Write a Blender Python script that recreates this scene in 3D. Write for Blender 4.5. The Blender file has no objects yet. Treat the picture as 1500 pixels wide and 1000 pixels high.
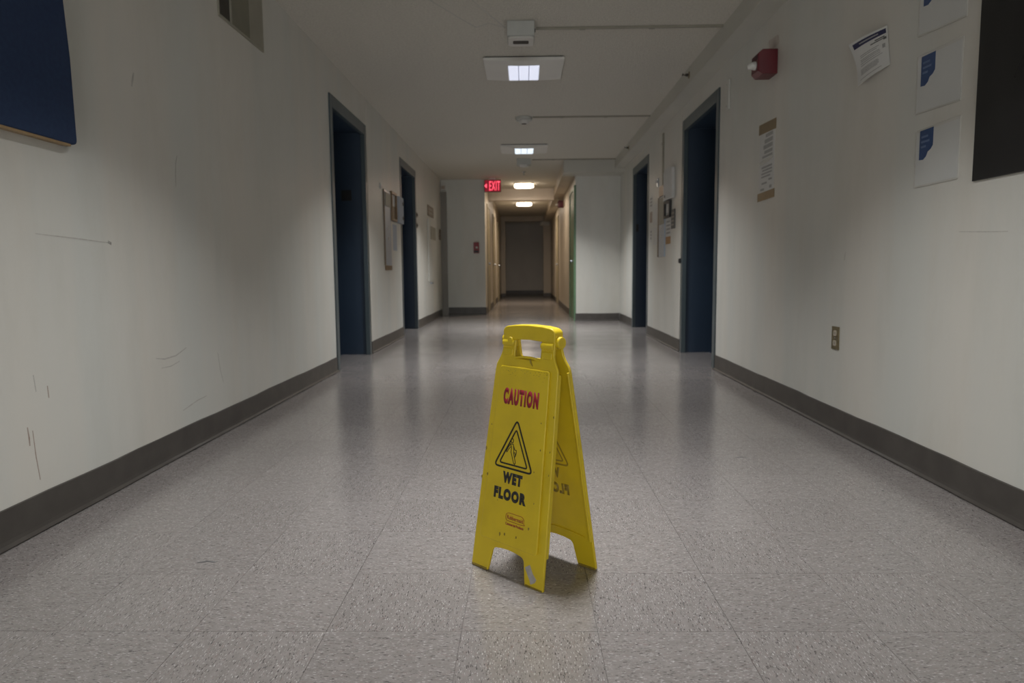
import bpy, bmesh, math, random
from mathutils import Vector, Matrix
random.seed(4)
S = bpy.context.scene
COL = S.collection
PI = math.pi

# ------------------------------------------------------------------ camera
cam_d = bpy.data.cameras.new('camera')
cam = bpy.data.objects.new('camera', cam_d)
COL.objects.link(cam)
S.camera = cam
PITCH, YAW, ROLL, CAMH, FPX = -0.0989, -0.0185, -0.0086, 0.82, 1035.5
fw = Vector((math.sin(YAW) * math.cos(PITCH), math.cos(YAW) * math.cos(PITCH), math.sin(PITCH)))
rt = fw.cross(Vector((0, 0, 1))).normalized()
up = rt.cross(fw)
r2 = rt * math.cos(ROLL) + up * math.sin(ROLL)
u2 = -rt * math.sin(ROLL) + up * math.cos(ROLL)
cam.matrix_world = Matrix(((r2.x, u2.x, -fw.x, 0), (r2.y, u2.y, -fw.y, 0), (r2.z, u2.z, -fw.z, CAMH), (0, 0, 0, 1)))
cam_d.sensor_width = 36
cam_d.lens = FPX / 1500 * 36
cam_d.clip_start = 0.02
cam_d.dof.use_dof = True
cam_d.dof.focus_distance = 1.9
cam_d.dof.aperture_fstop = 5.0

# ------------------------------------------------------------------ world, light, exposure
w = bpy.data.worlds.new('world')
S.world = w
w.use_nodes = True
w.node_tree.nodes['Background'].inputs[0].default_value = (0.5, 0.55, 0.6, 1)
w.node_tree.nodes['Background'].inputs[1].default_value = 0.02
S.view_settings.view_transform = 'Standard'
S.view_settings.look = 'None'
S.view_settings.gamma = 1
S.view_settings.use_curve_mapping = False
S.view_settings.exposure = 0.0
LAMP = {'front': 36.0, 'second': 46.0, 'over': 27.0, 'back': 20.0, 'warm1': 17.0, 'warm2': 34.0, 'window': 92.0}  # over, back and window are added sources out of view
COOL = (0.985, 0.985, 0.985)
WARM = (1.0, 0.83, 0.66)

A = 1.565          # half width of the hall
H = 2.535          # ceiling

# ------------------------------------------------------------------ node materials
def mat(name, col, rough=0.5, metal=0.0, spec=0.5):
    m = bpy.data.materials.new(name)
    m.use_nodes = True
    b = m.node_tree.nodes['Principled BSDF']
    b.inputs['Base Color'].default_value = (*col, 1)
    b.inputs['Roughness'].default_value = rough
    b.inputs['Metallic'].default_value = metal
    b.inputs['Specular IOR Level'].default_value = spec
    return m

def N(m, t, **kw):
    n = m.node_tree.nodes.new(t)
    for k, v in kw.items():
        if k in n.inputs:
            n.inputs[k].default_value = v
        else:
            setattr(n, k, v)
    return n

def L(m, a, ao, b, bi):
    m.node_tree.links.new(a.outputs[ao], b.inputs[bi])

def ramp(m, stops, interp='LINEAR'):
    n = m.node_tree.nodes.new('ShaderNodeValToRGB')
    cr = n.color_ramp
    cr.interpolation = interp
    while len(cr.elements) < len(stops):
        cr.elements.new(0.5)
    for e, (p, c) in zip(cr.elements, stops):
        e.position = p
        e.color = (*c, 1) if len(c) == 3 else c
    return n

def noisy(name, c1, c2, scale=(1, 1, 1), nscale=5.0, rough=0.5, metal=0.0, bump=0.0, bscale=200.0, lo=0.35, hi=0.65, spec=0.5, bdist=0.001):
    """two-tone procedural material with object-space noise and an optional fine bump"""
    m = mat(name, c1, rough, metal, spec)
    b = m.node_tree.nodes['Principled BSDF']
    tc = N(m, 'ShaderNodeTexCoord')
    mp = N(m, 'ShaderNodeMapping')
    mp.inputs['Scale'].default_value = scale
    L(m, tc, 'Object', mp, 'Vector')
    no = N(m, 'ShaderNodeTexNoise', Scale=nscale, Detail=4.0)
    L(m, mp, 'Vector', no, 'Vector')
    r = ramp(m, [(lo, c1), (hi, c2)])
    L(m, no, 'Fac', r, 'Fac')
    L(m, r, 'Color', b, 'Base Color')
    if bump:
        n2 = N(m, 'ShaderNodeTexNoise', Scale=bscale, Detail=3.0)
        L(m, tc, 'Object', n2, 'Vector')
        bp = N(m, 'ShaderNodeBump', Strength=bump, Distance=bdist)
        L(m, n2, 'Fac', bp, 'Height')
        L(m, bp, 'Normal', b, 'Normal')
    return m

def emit(name, col, strength):
    m = mat(name, col, 0.4)
    b = m.node_tree.nodes['Principled BSDF']
    b.inputs['Emission Color'].default_value = (*col, 1)
    b.inputs['Emission Strength'].default_value = strength
    return m

def wall_mat(name, base, tint):
    """semi-gloss paint with soft vertical roller bands, faint dirt and orange-peel"""
    m = mat(name, base, 0.38, 0, 0.45)
    b = m.node_tree.nodes['Principled BSDF']
    tc = N(m, 'ShaderNodeTexCoord')
    mp = N(m, 'ShaderNodeMapping')
    mp.inputs['Scale'].default_value = (1.6, 1.6, 0.10)
    L(m, tc, 'Object', mp, 'Vector')
    n1 = N(m, 'ShaderNodeTexNoise', Scale=1.6, Detail=3.0)
    L(m, mp, 'Vector', n1, 'Vector')
    r1 = ramp(m, [(0.38, base), (0.62, tint)])
    L(m, n1, 'Fac', r1, 'Fac')
    mp2 = N(m, 'ShaderNodeMapping')
    mp2.inputs['Scale'].default_value = (2.4, 2.4, 0.7)
    L(m, tc, 'Object', mp2, 'Vector')
    n2 = N(m, 'ShaderNodeTexNoise', Scale=1.7, Detail=5.0, Roughness=0.65)
    L(m, mp2, 'Vector', n2, 'Vector')
    r2 = ramp(m, [(0.30, (0.86, 0.85, 0.82)), (0.55, (1, 1, 1))])
    L(m, n2, 'Fac', r2, 'Fac')
    mx = N(m, 'ShaderNodeMix', data_type='RGBA', blend_type='MULTIPLY')
    mx.inputs['Factor'].default_value = 0.4
    L(m, r1, 'Color', mx, 'A')
    mx_in = [i for i in mx.inputs if i.name == 'A' and i.type == 'RGBA'][0]
    mx_b = [i for i in mx.inputs if i.name == 'B' and i.type == 'RGBA'][0]
    mx_o = [o for o in mx.outputs if o.type == 'RGBA'][0]
    m.node_tree.links.new(r1.outputs['Color'], mx_in)
    m.node_tree.links.new(r2.outputs['Color'], mx_b)
    m.node_tree.links.new(mx_o, b.inputs['Base Color'])
    n3 = N(m, 'ShaderNodeTexNoise', Scale=55.0, Detail=2.0)
    L(m, tc, 'Object', n3, 'Vector')
    bp = N(m, 'ShaderNodeBump', Strength=0.12, Distance=0.002)
    L(m, n3, 'Fac', bp, 'Height')
    L(m, bp, 'Normal', b, 'Normal')
    return m

def tile_mat(name):
    """vinyl composition tile: grey ground with streaked dark, pale and pinkish chips running along U"""
    m = mat(name, (0.4, 0.38, 0.36), 0.2, 0, 0.75)
    b = m.node_tree.nodes['Principled BSDF']
    uv = N(m, 'ShaderNodeTexCoord')
    oi = N(m, 'ShaderNodeObjectInfo')
    def layer(sx, sy, off, stops):
        mp = N(m, 'ShaderNodeMapping')
        mp.inputs['Scale'].default_value = (sx, sy, 1)
        mp.inputs['Location'].default_value = (off, off * 0.7, off * 0.3)
        L(m, uv, 'UV', mp, 'Vector')
        n = N(m, 'ShaderNodeTexNoise', Scale=1.0, Detail=1.5, Roughness=0.5)
        L(m, mp, 'Vector', n, 'Vector')
        r = ramp(m, stops)
        L(m, n, 'Fac', r, 'Fac')
        return r
    ground = layer(25, 60, 3.1, [(0.3, (0.235, 0.215, 0.206)), (0.7, (0.278, 0.257, 0.248))])
    dark = layer(95, 370, 11.7, [(0.60, (0, 0, 0)), (0.70, (1, 1, 1))])
    pale = layer(105, 370, 27.3, [(0.62, (0, 0, 0)), (0.70, (1, 1, 1))])
    pink = layer(70, 240, 41.9, [(0.62, (0, 0, 0)), (0.72, (1, 1, 1))])
    prev = ground.outputs['Color']
    for r, c, f in ((dark, (0.06, 0.055, 0.055), 0.92), (pink, (0.25, 0.19, 0.18), 0.6), (pale, (0.54, 0.525, 0.515), 0.85)):
        mx = N(m, 'ShaderNodeMix', data_type='RGBA')
        mul = N(m, 'ShaderNodeMath', operation='MULTIPLY')
        mul.inputs[1].default_value = f
        L(m, r, 'Color', mul, 0)
        m.node_tree.links.new(mul.outputs[0], [i for i in mx.inputs if i.name == 'Factor' and i.type == 'VALUE'][0])
        m.node_tree.links.new(prev, [i for i in mx.inputs if i.name == 'A' and i.type == 'RGBA'][0])
        [i for i in mx.inputs if i.name == 'B' and i.type == 'RGBA'][0].default_value = (*c, 1)
        prev = [o for o in mx.outputs if o.type == 'RGBA'][0]
    hs = N(m, 'ShaderNodeHueSaturation')
    mr = N(m, 'ShaderNodeMapRange')
    mr.inputs['To Min'].default_value = 0.96
    mr.inputs['To Max'].default_value = 1.04
    L(m, oi, 'Random', mr, 'Value')
    L(m, mr, 'Result', hs, 'Value')
    m.node_tree.links.new(prev, hs.inputs['Color'])
    L(m, hs, 'Color', b, 'Base Color')
    # worn wax: uneven gloss, in world-scale patches
    geo = N(m, 'ShaderNodeNewGeometry')
    nw = N(m, 'ShaderNodeTexNoise', Scale=2.2, Detail=4.0)
    L(m, geo, 'Position', nw, 'Vector')
    mr2 = N(m, 'ShaderNodeMapRange')
    mr2.inputs['From Min'].default_value = 0.35
    mr2.inputs['From Max'].default_value = 0.65
    mr2.inputs['To Min'].default_value = 0.16
    mr2.inputs['To Max'].default_value = 0.21
    L(m, nw, 'Fac', mr2, 'Value')
    L(m, mr2, 'Result', b, 'Roughness')
    nb = N(m, 'ShaderNodeTexNoise', Scale=9.0, Detail=2.0)
    L(m, geo, 'Position', nb, 'Vector')
    bp = N(m, 'ShaderNodeBump', Strength=0.02, Distance=0.004)
    L(m, nb, 'Fac', bp, 'Height')
    L(m, bp, 'Normal', b, 'Normal')
    return m

M = {}
M['wall'] = wall_mat('wall paint', (0.66, 0.64, 0.585), (0.62, 0.625, 0.585))
M['header'] = wall_mat('lit header paint', (0.78, 0.69, 0.60), (0.74, 0.66, 0.57))  # lighter copy of the corridor paint, the lamp's warm light put into the colour
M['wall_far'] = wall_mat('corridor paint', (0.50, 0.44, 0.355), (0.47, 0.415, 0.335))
M['ceiling'] = noisy('textured ceiling', (0.72, 0.69, 0.61), (0.64, 0.61, 0.54), (1, 1, 1), 60, 0.85, 0, 1.0, 110, bdist=0.012)
M['soffit'] = noisy('soffit paint', (0.55, 0.54, 0.48), (0.52, 0.51, 0.46), (1, 1, 1), 2, 0.5, 0, 0.1, 60)
M['tile'] = tile_mat('vinyl tile')
M['subfloor'] = noisy('joint dirt', (0.19, 0.172, 0.165), (0.23, 0.21, 0.20), nscale=20, rough=0.8)
M['base'] = noisy('rubber cove base', (0.060, 0.053, 0.047), (0.078, 0.070, 0.062), (3, 3, 3), 3, 0.42, 0, 0.15, 60)
M['navy'] = noisy('navy door enamel', (0.022, 0.040, 0.070), (0.028, 0.048, 0.080), (1, 1, 0.4), 3, 0.38, 0, 0.05, 80)
M['frame'] = noisy('blue grey frame enamel', (0.060, 0.082, 0.090), (0.075, 0.100, 0.112), (1, 1, 0.4), 4, 0.33, 0, 0.05, 80)
M['black'] = noisy('black plastic', (0.008, 0.008, 0.009), (0.012, 0.012, 0.013), nscale=30, rough=0.45)
M['steel'] = noisy('brushed steel', (0.50, 0.54, 0.60), (0.56, 0.60, 0.66), (4, 4, 90), 5, 0.25, 1.0)
M['panel_reflection'] = noisy('steel with painted blue reflection', (0.36, 0.42, 0.50), (0.42, 0.48, 0.56), (4, 4, 60), 5, 0.3, 0.15)  # the plates' bluish reflection is put into a nearly non-metal base colour
M['bronze'] = noisy('bronze frame', (0.16, 0.105, 0.060), (0.21, 0.14, 0.08), (4, 4, 20), 5, 0.35, 0.6)
M['white'] = noisy('white plastic', (0.62, 0.61, 0.57), (0.58, 0.57, 0.54), nscale=8, rough=0.45)
M['device'] = noisy('grey white device plastic', (0.50, 0.51, 0.48), (0.46, 0.47, 0.44), nscale=8, rough=0.5)
M['cover'] = noisy('light cover enamel', (0.74, 0.73, 0.68), (0.70, 0.69, 0.65), nscale=4, rough=0.5)
M['paper'] = noisy('paper', (0.66, 0.66, 0.64), (0.62, 0.62, 0.60), nscale=12, rough=0.65)
M['paper_blue'] = noisy('bluish paper', (0.42, 0.46, 0.52), (0.38, 0.42, 0.48), nscale=12, rough=0.6)
M['sleeve'] = noisy('clear sleeve over paper', (0.60, 0.59, 0.55), (0.56, 0.555, 0.52), nscale=3, rough=0.22)
M['ink'] = noisy('print ink', (0.10, 0.10, 0.10), (0.14, 0.14, 0.14), nscale=40, rough=0.6)
M['ink_soft'] = noisy('faint print', (0.32, 0.32, 0.315), (0.38, 0.38, 0.37), nscale=40, rough=0.6)
M['navy_ink'] = noisy('navy print', (0.020, 0.022, 0.070), (0.028, 0.030, 0.085), nscale=40, rough=0.5)
M['tag_blue'] = noisy('blue print', (0.022, 0.060, 0.170), (0.028, 0.070, 0.190), nscale=20, rough=0.35)
M['tag_text'] = noisy('pale blue print', (0.10, 0.16, 0.30), (0.12, 0.18, 0.32), nscale=40, rough=0.35)
M['tape'] = noisy('brown packing tape', (0.21, 0.145, 0.062), (0.25, 0.175, 0.08), nscale=14, rough=0.3)
M['red'] = noisy('red enamel', (0.105, 0.004, 0.010), (0.125, 0.006, 0.012), nscale=10, rough=0.4)
M['red_bright'] = noisy('bright red enamel', (0.24, 0.012, 0.02), (0.27, 0.015, 0.022), nscale=10, rough=0.4)
M['lens'] = noisy('clear strobe lens', (0.62, 0.62, 0.58), (0.70, 0.70, 0.66), nscale=30, rough=0.12)
M['fabric'] = noisy('blue board fabric', (0.013, 0.031, 0.085), (0.016, 0.038, 0.098), (1, 1, 1), 60, 0.9, 0, 0.5, 500)
M['wood'] = noisy('board edge wood', (0.30, 0.20, 0.10), (0.36, 0.25, 0.13), (3, 20, 20), 3, 0.5)
M['chalk'] = noisy('dark board', (0.007, 0.007, 0.007), (0.016, 0.016, 0.016), (1, 1, 1), 4, 0.5, lo=0.4, hi=0.75)
M['chalkline'] = noisy('faint chalk', (0.022, 0.022, 0.022), (0.034, 0.034, 0.033), nscale=60, rough=0.9)
M['vent'] = noisy('vent enamel', (0.33, 0.31, 0.25), (0.29, 0.275, 0.22), nscale=6, rough=0.5)
M['vent_darker'] = noisy('darker vent enamel', (0.215, 0.205, 0.155), (0.185, 0.175, 0.135), nscale=9, rough=0.7)
M['vent_dark'] = noisy('vent cavity', (0.05, 0.045, 0.035), (0.07, 0.06, 0.05), nscale=6, rough=0.8)
M['brass'] = noisy('aged brass', (0.20, 0.165, 0.085), (0.25, 0.205, 0.11), (4, 4, 40), 5, 0.35, 0.7)
M['ivory'] = noisy('ivory receptacle', (0.52, 0.46, 0.36), (0.47, 0.42, 0.33), nscale=10, rough=0.4)
M['green'] = noisy('green door enamel', (0.10, 0.20, 0.105), (0.12, 0.235, 0.125), (1, 1, 0.4), 4, 0.35)
M['beige'] = noisy('beige frame enamel', (0.33, 0.28, 0.18), (0.29, 0.245, 0.16), (1, 1, 0.4), 4, 0.35)
M['greydoor'] = noisy('grey frame enamel', (0.26, 0.24, 0.21), (0.23, 0.215, 0.19), (1, 1, 0.4), 4, 0.4)
M['alcove'] = noisy('grey alcove paint', (0.66, 0.64, 0.60), (0.62, 0.60, 0.57), (1, 1, 0.4), 3, 0.45)
M['brown'] = noisy('brown sign plastic', (0.17, 0.125, 0.085), (0.20, 0.15, 0.10), nscale=10, rough=0.45)
M['orange'] = noisy('orange print', (0.42, 0.22, 0.07), (0.36, 0.19, 0.06), nscale=20, rough=0.5)
M['patch'] = noisy('reddish paint ghost', (0.50, 0.43, 0.39), (0.58, 0.53, 0.48), nscale=14, rough=0.5)
M['sheet'] = noisy('sheet in sleeve', (0.62, 0.63, 0.61), (0.59, 0.60, 0.585), nscale=3, rough=0.25)
M['scuff'] = noisy('scuff', (0.30, 0.29, 0.265), (0.42, 0.41, 0.38), nscale=50, rough=0.6)
M['scuff_pale'] = noisy('pale scuff', (0.45, 0.435, 0.40), (0.53, 0.515, 0.475), nscale=50, rough=0.6)
M['rust'] = noisy('brown scuff', (0.33, 0.26, 0.21), (0.42, 0.35, 0.30), nscale=50, rough=0.6)
M['lamp_cool'] = emit('cool lens', (0.80, 0.84, 1.0), 0.75)
M['lamp_cool2'] = emit('cool lens far', (0.80, 0.90, 1.0), 1.0)
M['lamp_rib'] = noisy('lens rib', (0.45, 0.46, 0.50), (0.5, 0.5, 0.55), nscale=10, rough=0.3)
M['lamp_warm'] = emit('warm lens', (1.0, 0.84, 0.66), 7.0)
M['exit_red'] = emit('exit letter', (1.0, 0.085, 0.14), 1.7)
M['exit_face'] = emit('exit face', (0.20, 0.006, 0.016), 0.8)
M['yellow'] = noisy('yellow polypropylene', (0.70, 0.52, 0.016), (0.60, 0.44, 0.016), (1, 1, 1), 9, 0.42, 0, 0.15, 220, lo=0.45, hi=0.75)
M['sign_red'] = noisy('red lettering', (0.32, 0.012, 0.030), (0.28, 0.010, 0.026), nscale=40, rough=0.45)
M['sign_black'] = noisy('black lettering', (0.010, 0.010, 0.010), (0.016, 0.015, 0.012), nscale=40, rough=0.45)
M['ghost'] = noisy('print showing through', (0.335, 0.235, 0.018), (0.30, 0.21, 0.018), nscale=20, rough=0.45)
M['logo'] = noisy('emblem print', (0.34, 0.055, 0.012), (0.29, 0.05, 0.012), nscale=40, rough=0.45)
M['residue'] = noisy('sticker residue', (0.44, 0.42, 0.41), (0.36, 0.33, 0.30), nscale=60, rough=0.7)
M['grime'] = noisy('grime', (0.20, 0.145, 0.02), (0.30, 0.22, 0.03), nscale=60, rough=0.6)

# ------------------------------------------------------------------ mesh helpers
class MB:
    def __init__(s):
        s.v, s.f = [], []
    def add(s, vs, fs):
        o = len(s.v)
        s.v += [tuple(p) for p in vs]
        s.f += [tuple(i + o for i in f) for f in fs]
        return s
    def box(s, x0, x1, y0, y1, z0, z1):
        vs = [(x, y, z) for z in (z0, z1) for y in (y0, y1) for x in (x0, x1)]
        return s.add(vs, [(0, 2, 3, 1), (4, 5, 7, 6), (0, 1, 5, 4), (2, 6, 7, 3), (0, 4, 6, 2), (1, 3, 7, 5)])
    def prism(s, pts, d0, d1, ax='y'):
        """closed outline (a,b) extruded from d0 to d1 along an axis; y: (x,z), x: (y,z), z: (x,y)"""
        def P(a, b, d):
            return {'y': (a, d, b), 'x': (d, a, b), 'z': (a, b, d)}[ax]
        n = len(pts)
        vs = [P(a, b, d0) for a, b in pts] + [P(a, b, d1) for a, b in pts]
        fs = [tuple(range(n)), tuple(range(2 * n - 1, n - 1, -1))]
        fs += [(i, i + n, (i + 1) % n + n, (i + 1) % n) for i in range(n)]
        return s.add(vs, fs)
    def cyl(s, p0, p1, r0, r1=None, n=20):
        r1 = r0 if r1 is None else r1
        p0, p1 = Vector(p0), Vector(p1)
        d = (p1 - p0).normalized()
        a = d.orthogonal().normalized()
        b = d.cross(a)
        vs = [p0 + (a * math.cos(2 * PI * i / n) + b * math.sin(2 * PI * i / n)) * r0 for i in range(n)]
        vs += [p1 + (a * math.cos(2 * PI * i / n) + b * math.sin(2 * PI * i / n)) * r1 for i in range(n)]
        fs = [tuple(range(n - 1, -1, -1)), tuple(range(n, 2 * n))]
        fs += [(i, (i + 1) % n, (i + 1) % n + n, i + n) for i in range(n)]
        return s.add(vs, fs)
    def ribbon(s, pts, wd, d0, d1, ax='y', closed=False):
        """a stroke of width wd along a polyline, with thickness d0..d1"""
        n = len(pts)
        lft, rgt = [], []
        for i in range(n):
            p = Vector(pts[i])
            a = Vector(pts[i - 1]) if (i > 0 or closed) else p
            c = Vector(pts[(i + 1) % n]) if (i < n - 1 or closed) else p
            t = ((p - a).normalized() + (c - p).normalized())
            t = t.normalized() if t.length > 1e-9 else Vector((1, 0))
            nn = Vector((-t.y, t.x))
            wi = wd[i] if isinstance(wd, (list, tuple)) else wd
            k = 1.0
            if (p - a).length > 1e-9:
                k = 1 / max(0.5, abs(t.dot((p - a).normalized())))
            lft.append(p + nn * wi * 0.5 * k)
            rgt.append(p - nn * wi * 0.5 * k)
        m = n if closed else n - 1
        def P(q, d):
            return {'y': (q.x, d, q.y), 'x': (d, q.x, q.y), 'z': (q.x, q.y, d)}[ax]
        vs = []
        for i in range(n):
            vs += [P(lft[i], d0), P(rgt[i], d0), P(lft[i], d1), P(rgt[i], d1)]
        fs = []
        for i in range(m):
            a, b = 4 * i, 4 * ((i + 1) % n)
            fs += [(a, b, b + 1, a + 1), (a + 2, a + 3, b + 3, b + 2), (a, a + 2, b + 2, b), (a + 1, b + 1, b + 3, a + 3)]
        if not closed:
            e = 4 * (n - 1)
            fs += [(0, 1, 3, 2), (e, e + 2, e + 3, e + 1)]
        return s.add(vs, fs)
    def mesh(s, name, m):
        me = bpy.data.meshes.new(name)
        me.from_pydata(s.v, [], s.f)
        bm = bmesh.new()
        bm.from_mesh(me)
        bmesh.ops.recalc_face_normals(bm, faces=bm.faces)
        bm.to_mesh(me)
        bm.free()
        me.materials.append(m)
        return me
    def build(s, name, m, parent=None, bevel=0.0, smooth=False, seg=2):
        o = bpy.data.objects.new(name, s.mesh(name, m))
        COL.objects.link(o)
        if parent is not None:
            o.parent = parent
        if bevel:
            b = o.modifiers.new('bevel', 'BEVEL')
            b.width = bevel
            b.segments = seg
            b.limit_method = 'ANGLE'
            b.angle_limit = math.radians(40)
        if smooth or bevel:
            o.data.polygons.foreach_set('use_smooth', [True] * len(o.data.polygons))
            bm = bmesh.new(); bm.from_mesh(o.data)
            for e in bm.edges:
                if len(e.link_faces) == 2 and e.calc_face_angle(0) > math.radians(40):
                    e.smooth = False
            bm.to_mesh(o.data); bm.free()
        return o

def box(name, m, x0, x1, y0, y1, z0, z1, parent=None, bevel=0.0):
    if parent is not None:
        l = parent.location
        x0, x1, y0, y1, z0, z1 = x0 - l.x, x1 - l.x, y0 - l.y, y1 - l.y, z0 - l.z, z1 - l.z
    return MB().box(x0, x1, y0, y1, z0, z1).build(name, m, parent, bevel)

def tag(o, label, cat, group=None):
    o['label'] = label
    o['category'] = cat
    if group:
        o['group'] = group
    return o

def thing(name, label, cat, loc=(0, 0, 0), rz=0.0, group=None):
    o = bpy.data.objects.new(name, None)
    o.empty_display_size = 0.1
    COL.objects.link(o)
    o.location = loc
    o.rotation_euler = (0, 0, rz)
    return tag(o, label, cat, group)

def struct(o):
    o['kind'] = 'structure'
    return o

def empty_struct(name, loc=(0, 0, 0)):
    o = bpy.data.objects.new(name, None)
    COL.objects.link(o)
    o.location = loc
    return struct(o)

def rpoly(pts, r, n=5):
    """round the corners of a closed outline; r is one radius or one per corner"""
    out = []
    k = len(pts)
    for i in range(k):
        p, a, b = Vector(pts[i]), Vector(pts[i - 1]), Vector(pts[(i + 1) % k])
        ri = r[i] if isinstance(r, (list, tuple)) else r
        if ri <= 0:
            out.append(tuple(p)); continue
        da, db = (a - p), (b - p)
        t = min(ri, da.length * 0.45, db.length * 0.45)
        s0, s1 = p + da.normalized() * t, p + db.normalized() * t
        for j in range(n + 1):
            q = j / n
            out.append(tuple(s0 * (1 - q) ** 2 + p * 2 * q * (1 - q) + s1 * q * q))
    return out

def text_mesh(body, width, height, bold=0.0, depth=0.0006, mirror=False, spacing=1.0):
    """flat lettering centred on the origin in the XZ plane, facing -Y, stretched to width x height"""
    cu = bpy.data.curves.new('lettering', 'FONT')
    cu.body = body
    cu.size = 1.0
    cu.offset = bold
    cu.space_character = spacing
    cu.resolution_u = 4
    ob = bpy.data.objects.new('lettering', cu)
    COL.objects.link(ob)
    dg = bpy.context.evaluated_depsgraph_get()
    me = bpy.data.meshes.new_from_object(ob.evaluated_get(dg))
    bpy.data.objects.remove(ob)
    bm = bmesh.new()
    bm.from_mesh(me)
    xs = [v.co.x for v in bm.verts]
    ys = [v.co.y for v in bm.verts]
    x0, x1, y0, y1 = min(xs), max(xs), min(ys), max(ys)
    for v in bm.verts:
        x = ((v.co.x - x0) / (x1 - x0) - 0.5) * width
        z = ((v.co.y - y0) / (y1 - y0) - 0.5) * height
        v.co = (-x if mirror else x, 0, z)
    g = bmesh.ops.extrude_face_region(bm, geom=list(bm.faces))
    for v in [e for e in g['geom'] if isinstance(e, bmesh.types.BMVert)]:
        v.co.y += depth
    bmesh.ops.recalc_face_normals(bm, faces=bm.faces)
    bm.to_mesh(me)
    bm.free()
    return me

def text(name, m, body, width, height, parent, loc, rz=0.0, **kw):
    me = text_mesh(body, width, height, **kw)
    me.materials.clear()
    me.materials.append(m)
    o = bpy.data.objects.new(name, me)
    COL.objects.link(o)
    o.parent = parent
    o.location = loc
    o.rotation_euler = (0, 0, rz)
    return o

# ================================================================== THE SETTING
T = 0.15
D1 = (5.85, 7.06)      # elevator openings along the hall
D2 = (9.05, 10.25)
DZ = 2.19              # clear height of the openings
YE = 13.45             # wall at the left end
YR = 11.65             # wall at the right end
CL, CR = -0.74, 0.83   # narrow corridor beyond

def hall_wall(name, s, yend):
    mb = MB()
    xa, xb = sorted((s * A, s * (A + T)))
    ys = [-5.0, D1[0], D1[1], D2[0], D2[1], yend]
    for i in range(0, 6, 2):
        mb.box(xa, xb, ys[i], ys[i + 1], 0, H)
    for d in (D1, D2):
        mb.box(xa, xb, d[0], d[1], DZ, H)
    return struct(mb.build(name, M['wall']))
wall_left = hall_wall('wall_left', -1, YE + T)
wall_right = hall_wall('wall_right', 1, YR + T)
mb = MB().box(-A - T, -1.1, -5.0 - T, -5.0, 0, H).box(1.1, A + T, -5.0 - T, -5.0, 0, H).box(-1.1, 1.1, -5.0 - T, -5.0, 0, 0.3).box(-1.1, 1.1, -5.0 - T, -5.0, 2.15, H)
wall_back = struct(mb.build('wall_back', M['wall']))
win = empty_struct('added_window_1', (0, -5.0, 0.3))  # unseen window, added as a source of frontal light
for nm_, a in (('frame_side', (-1.1, -1.05, 0.3, 2.15)), ('frame_side', (1.05, 1.1, 0.3, 2.15)), ('frame_rail', (-1.05, 1.05, 0.3, 0.35)), ('frame_rail', (-1.05, 1.05, 2.10, 2.15)), ('mullion', (-0.02, 0.02, 0.35, 2.10))):
    box(nm_, M['white'], a[0], a[1], -5.10, -5.04, a[2], a[3], win, 0.003)
wd_ = bpy.data.lights.new('window_fill_light', 'AREA')  # fill light added behind the viewer for the sign and near walls
wd_.shape = 'RECTANGLE'
wd_.size, wd_.size_y, wd_.energy, wd_.color = 2.0, 1.7, LAMP['window'], (0.96, 0.98, 1.0)
wo_ = bpy.data.objects.new('window_fill_light', wd_)
COL.objects.link(wo_)
wo_.location = (0, -5.14, 1.225)
wo_.rotation_euler = (PI / 2, 0, 0)
wall_end_left = struct(box('wall_end_left', M['wall'], -A, CL, YE, YE + T, 0, H))
wall_end_right = struct(box('wall_end_right', M['wall'], CR, A, YR, YR + T, 0, H))
wall_corridor_left = struct(box('wall_corridor_left', M['wall_far'], CL - T, CL, YE + T, 24.5, 0, H))
wall_corridor_right = struct(box('wall_corridor_right', M['wall_far'], CR, CR + T, YR + T, 24.5, 0, H))
cross = MB().box(CL, -0.60, 22.5, 22.65, 0, H).box(0.60, CR, 22.5, 22.65, 0, H).box(-0.60, 0.60, 22.5, 22.65, 2.38, H)
wall_cross = struct(cross.build('wall_cross', M['wall_far']))
wall_corridor_end = struct(box('wall_corridor_end', M['alcove'], CL - T, CR + T, 24.5, 24.65, 0, H))
ceiling = struct(box('ceiling', M['ceiling'], -A - T, A + T, -5.15, 24.65, H, H + 0.1))

# soffit along the right wall, beam at the far end, boxed duct and header in the corridor
trim_1 = struct(box('trim_1', M['soffit'], 1.412, A, -5.0, 11.2, 2.40, H))
trim_2 = struct(box('trim_2', M['soffit'], 0.62, A, 11.2, YR, 2.34, H))
trim_3 = struct(box('trim_3', M['wall_far'], 0.62, CR, YR, 22.5, 2.36, H))
trim_4 = struct(box('trim_4', M['header'], CL, 0.62, 15.0, 15.18, 2.30, H))
# wall panel standing slightly proud between the two elevators on each side, with a shadow joint round it
for i, s in ((5, -1), (6, 1)):
    xa, xb = sorted((s * A, s * (A - 0.006)))
    zt = 2.50 if s < 0 else 2.33
    struct(box('trim_%d' % i, M['wall'], xa, xb, 7.16, 9.03, 0.0, zt, None, 0.0015))
XP = A - 0.006

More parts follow.
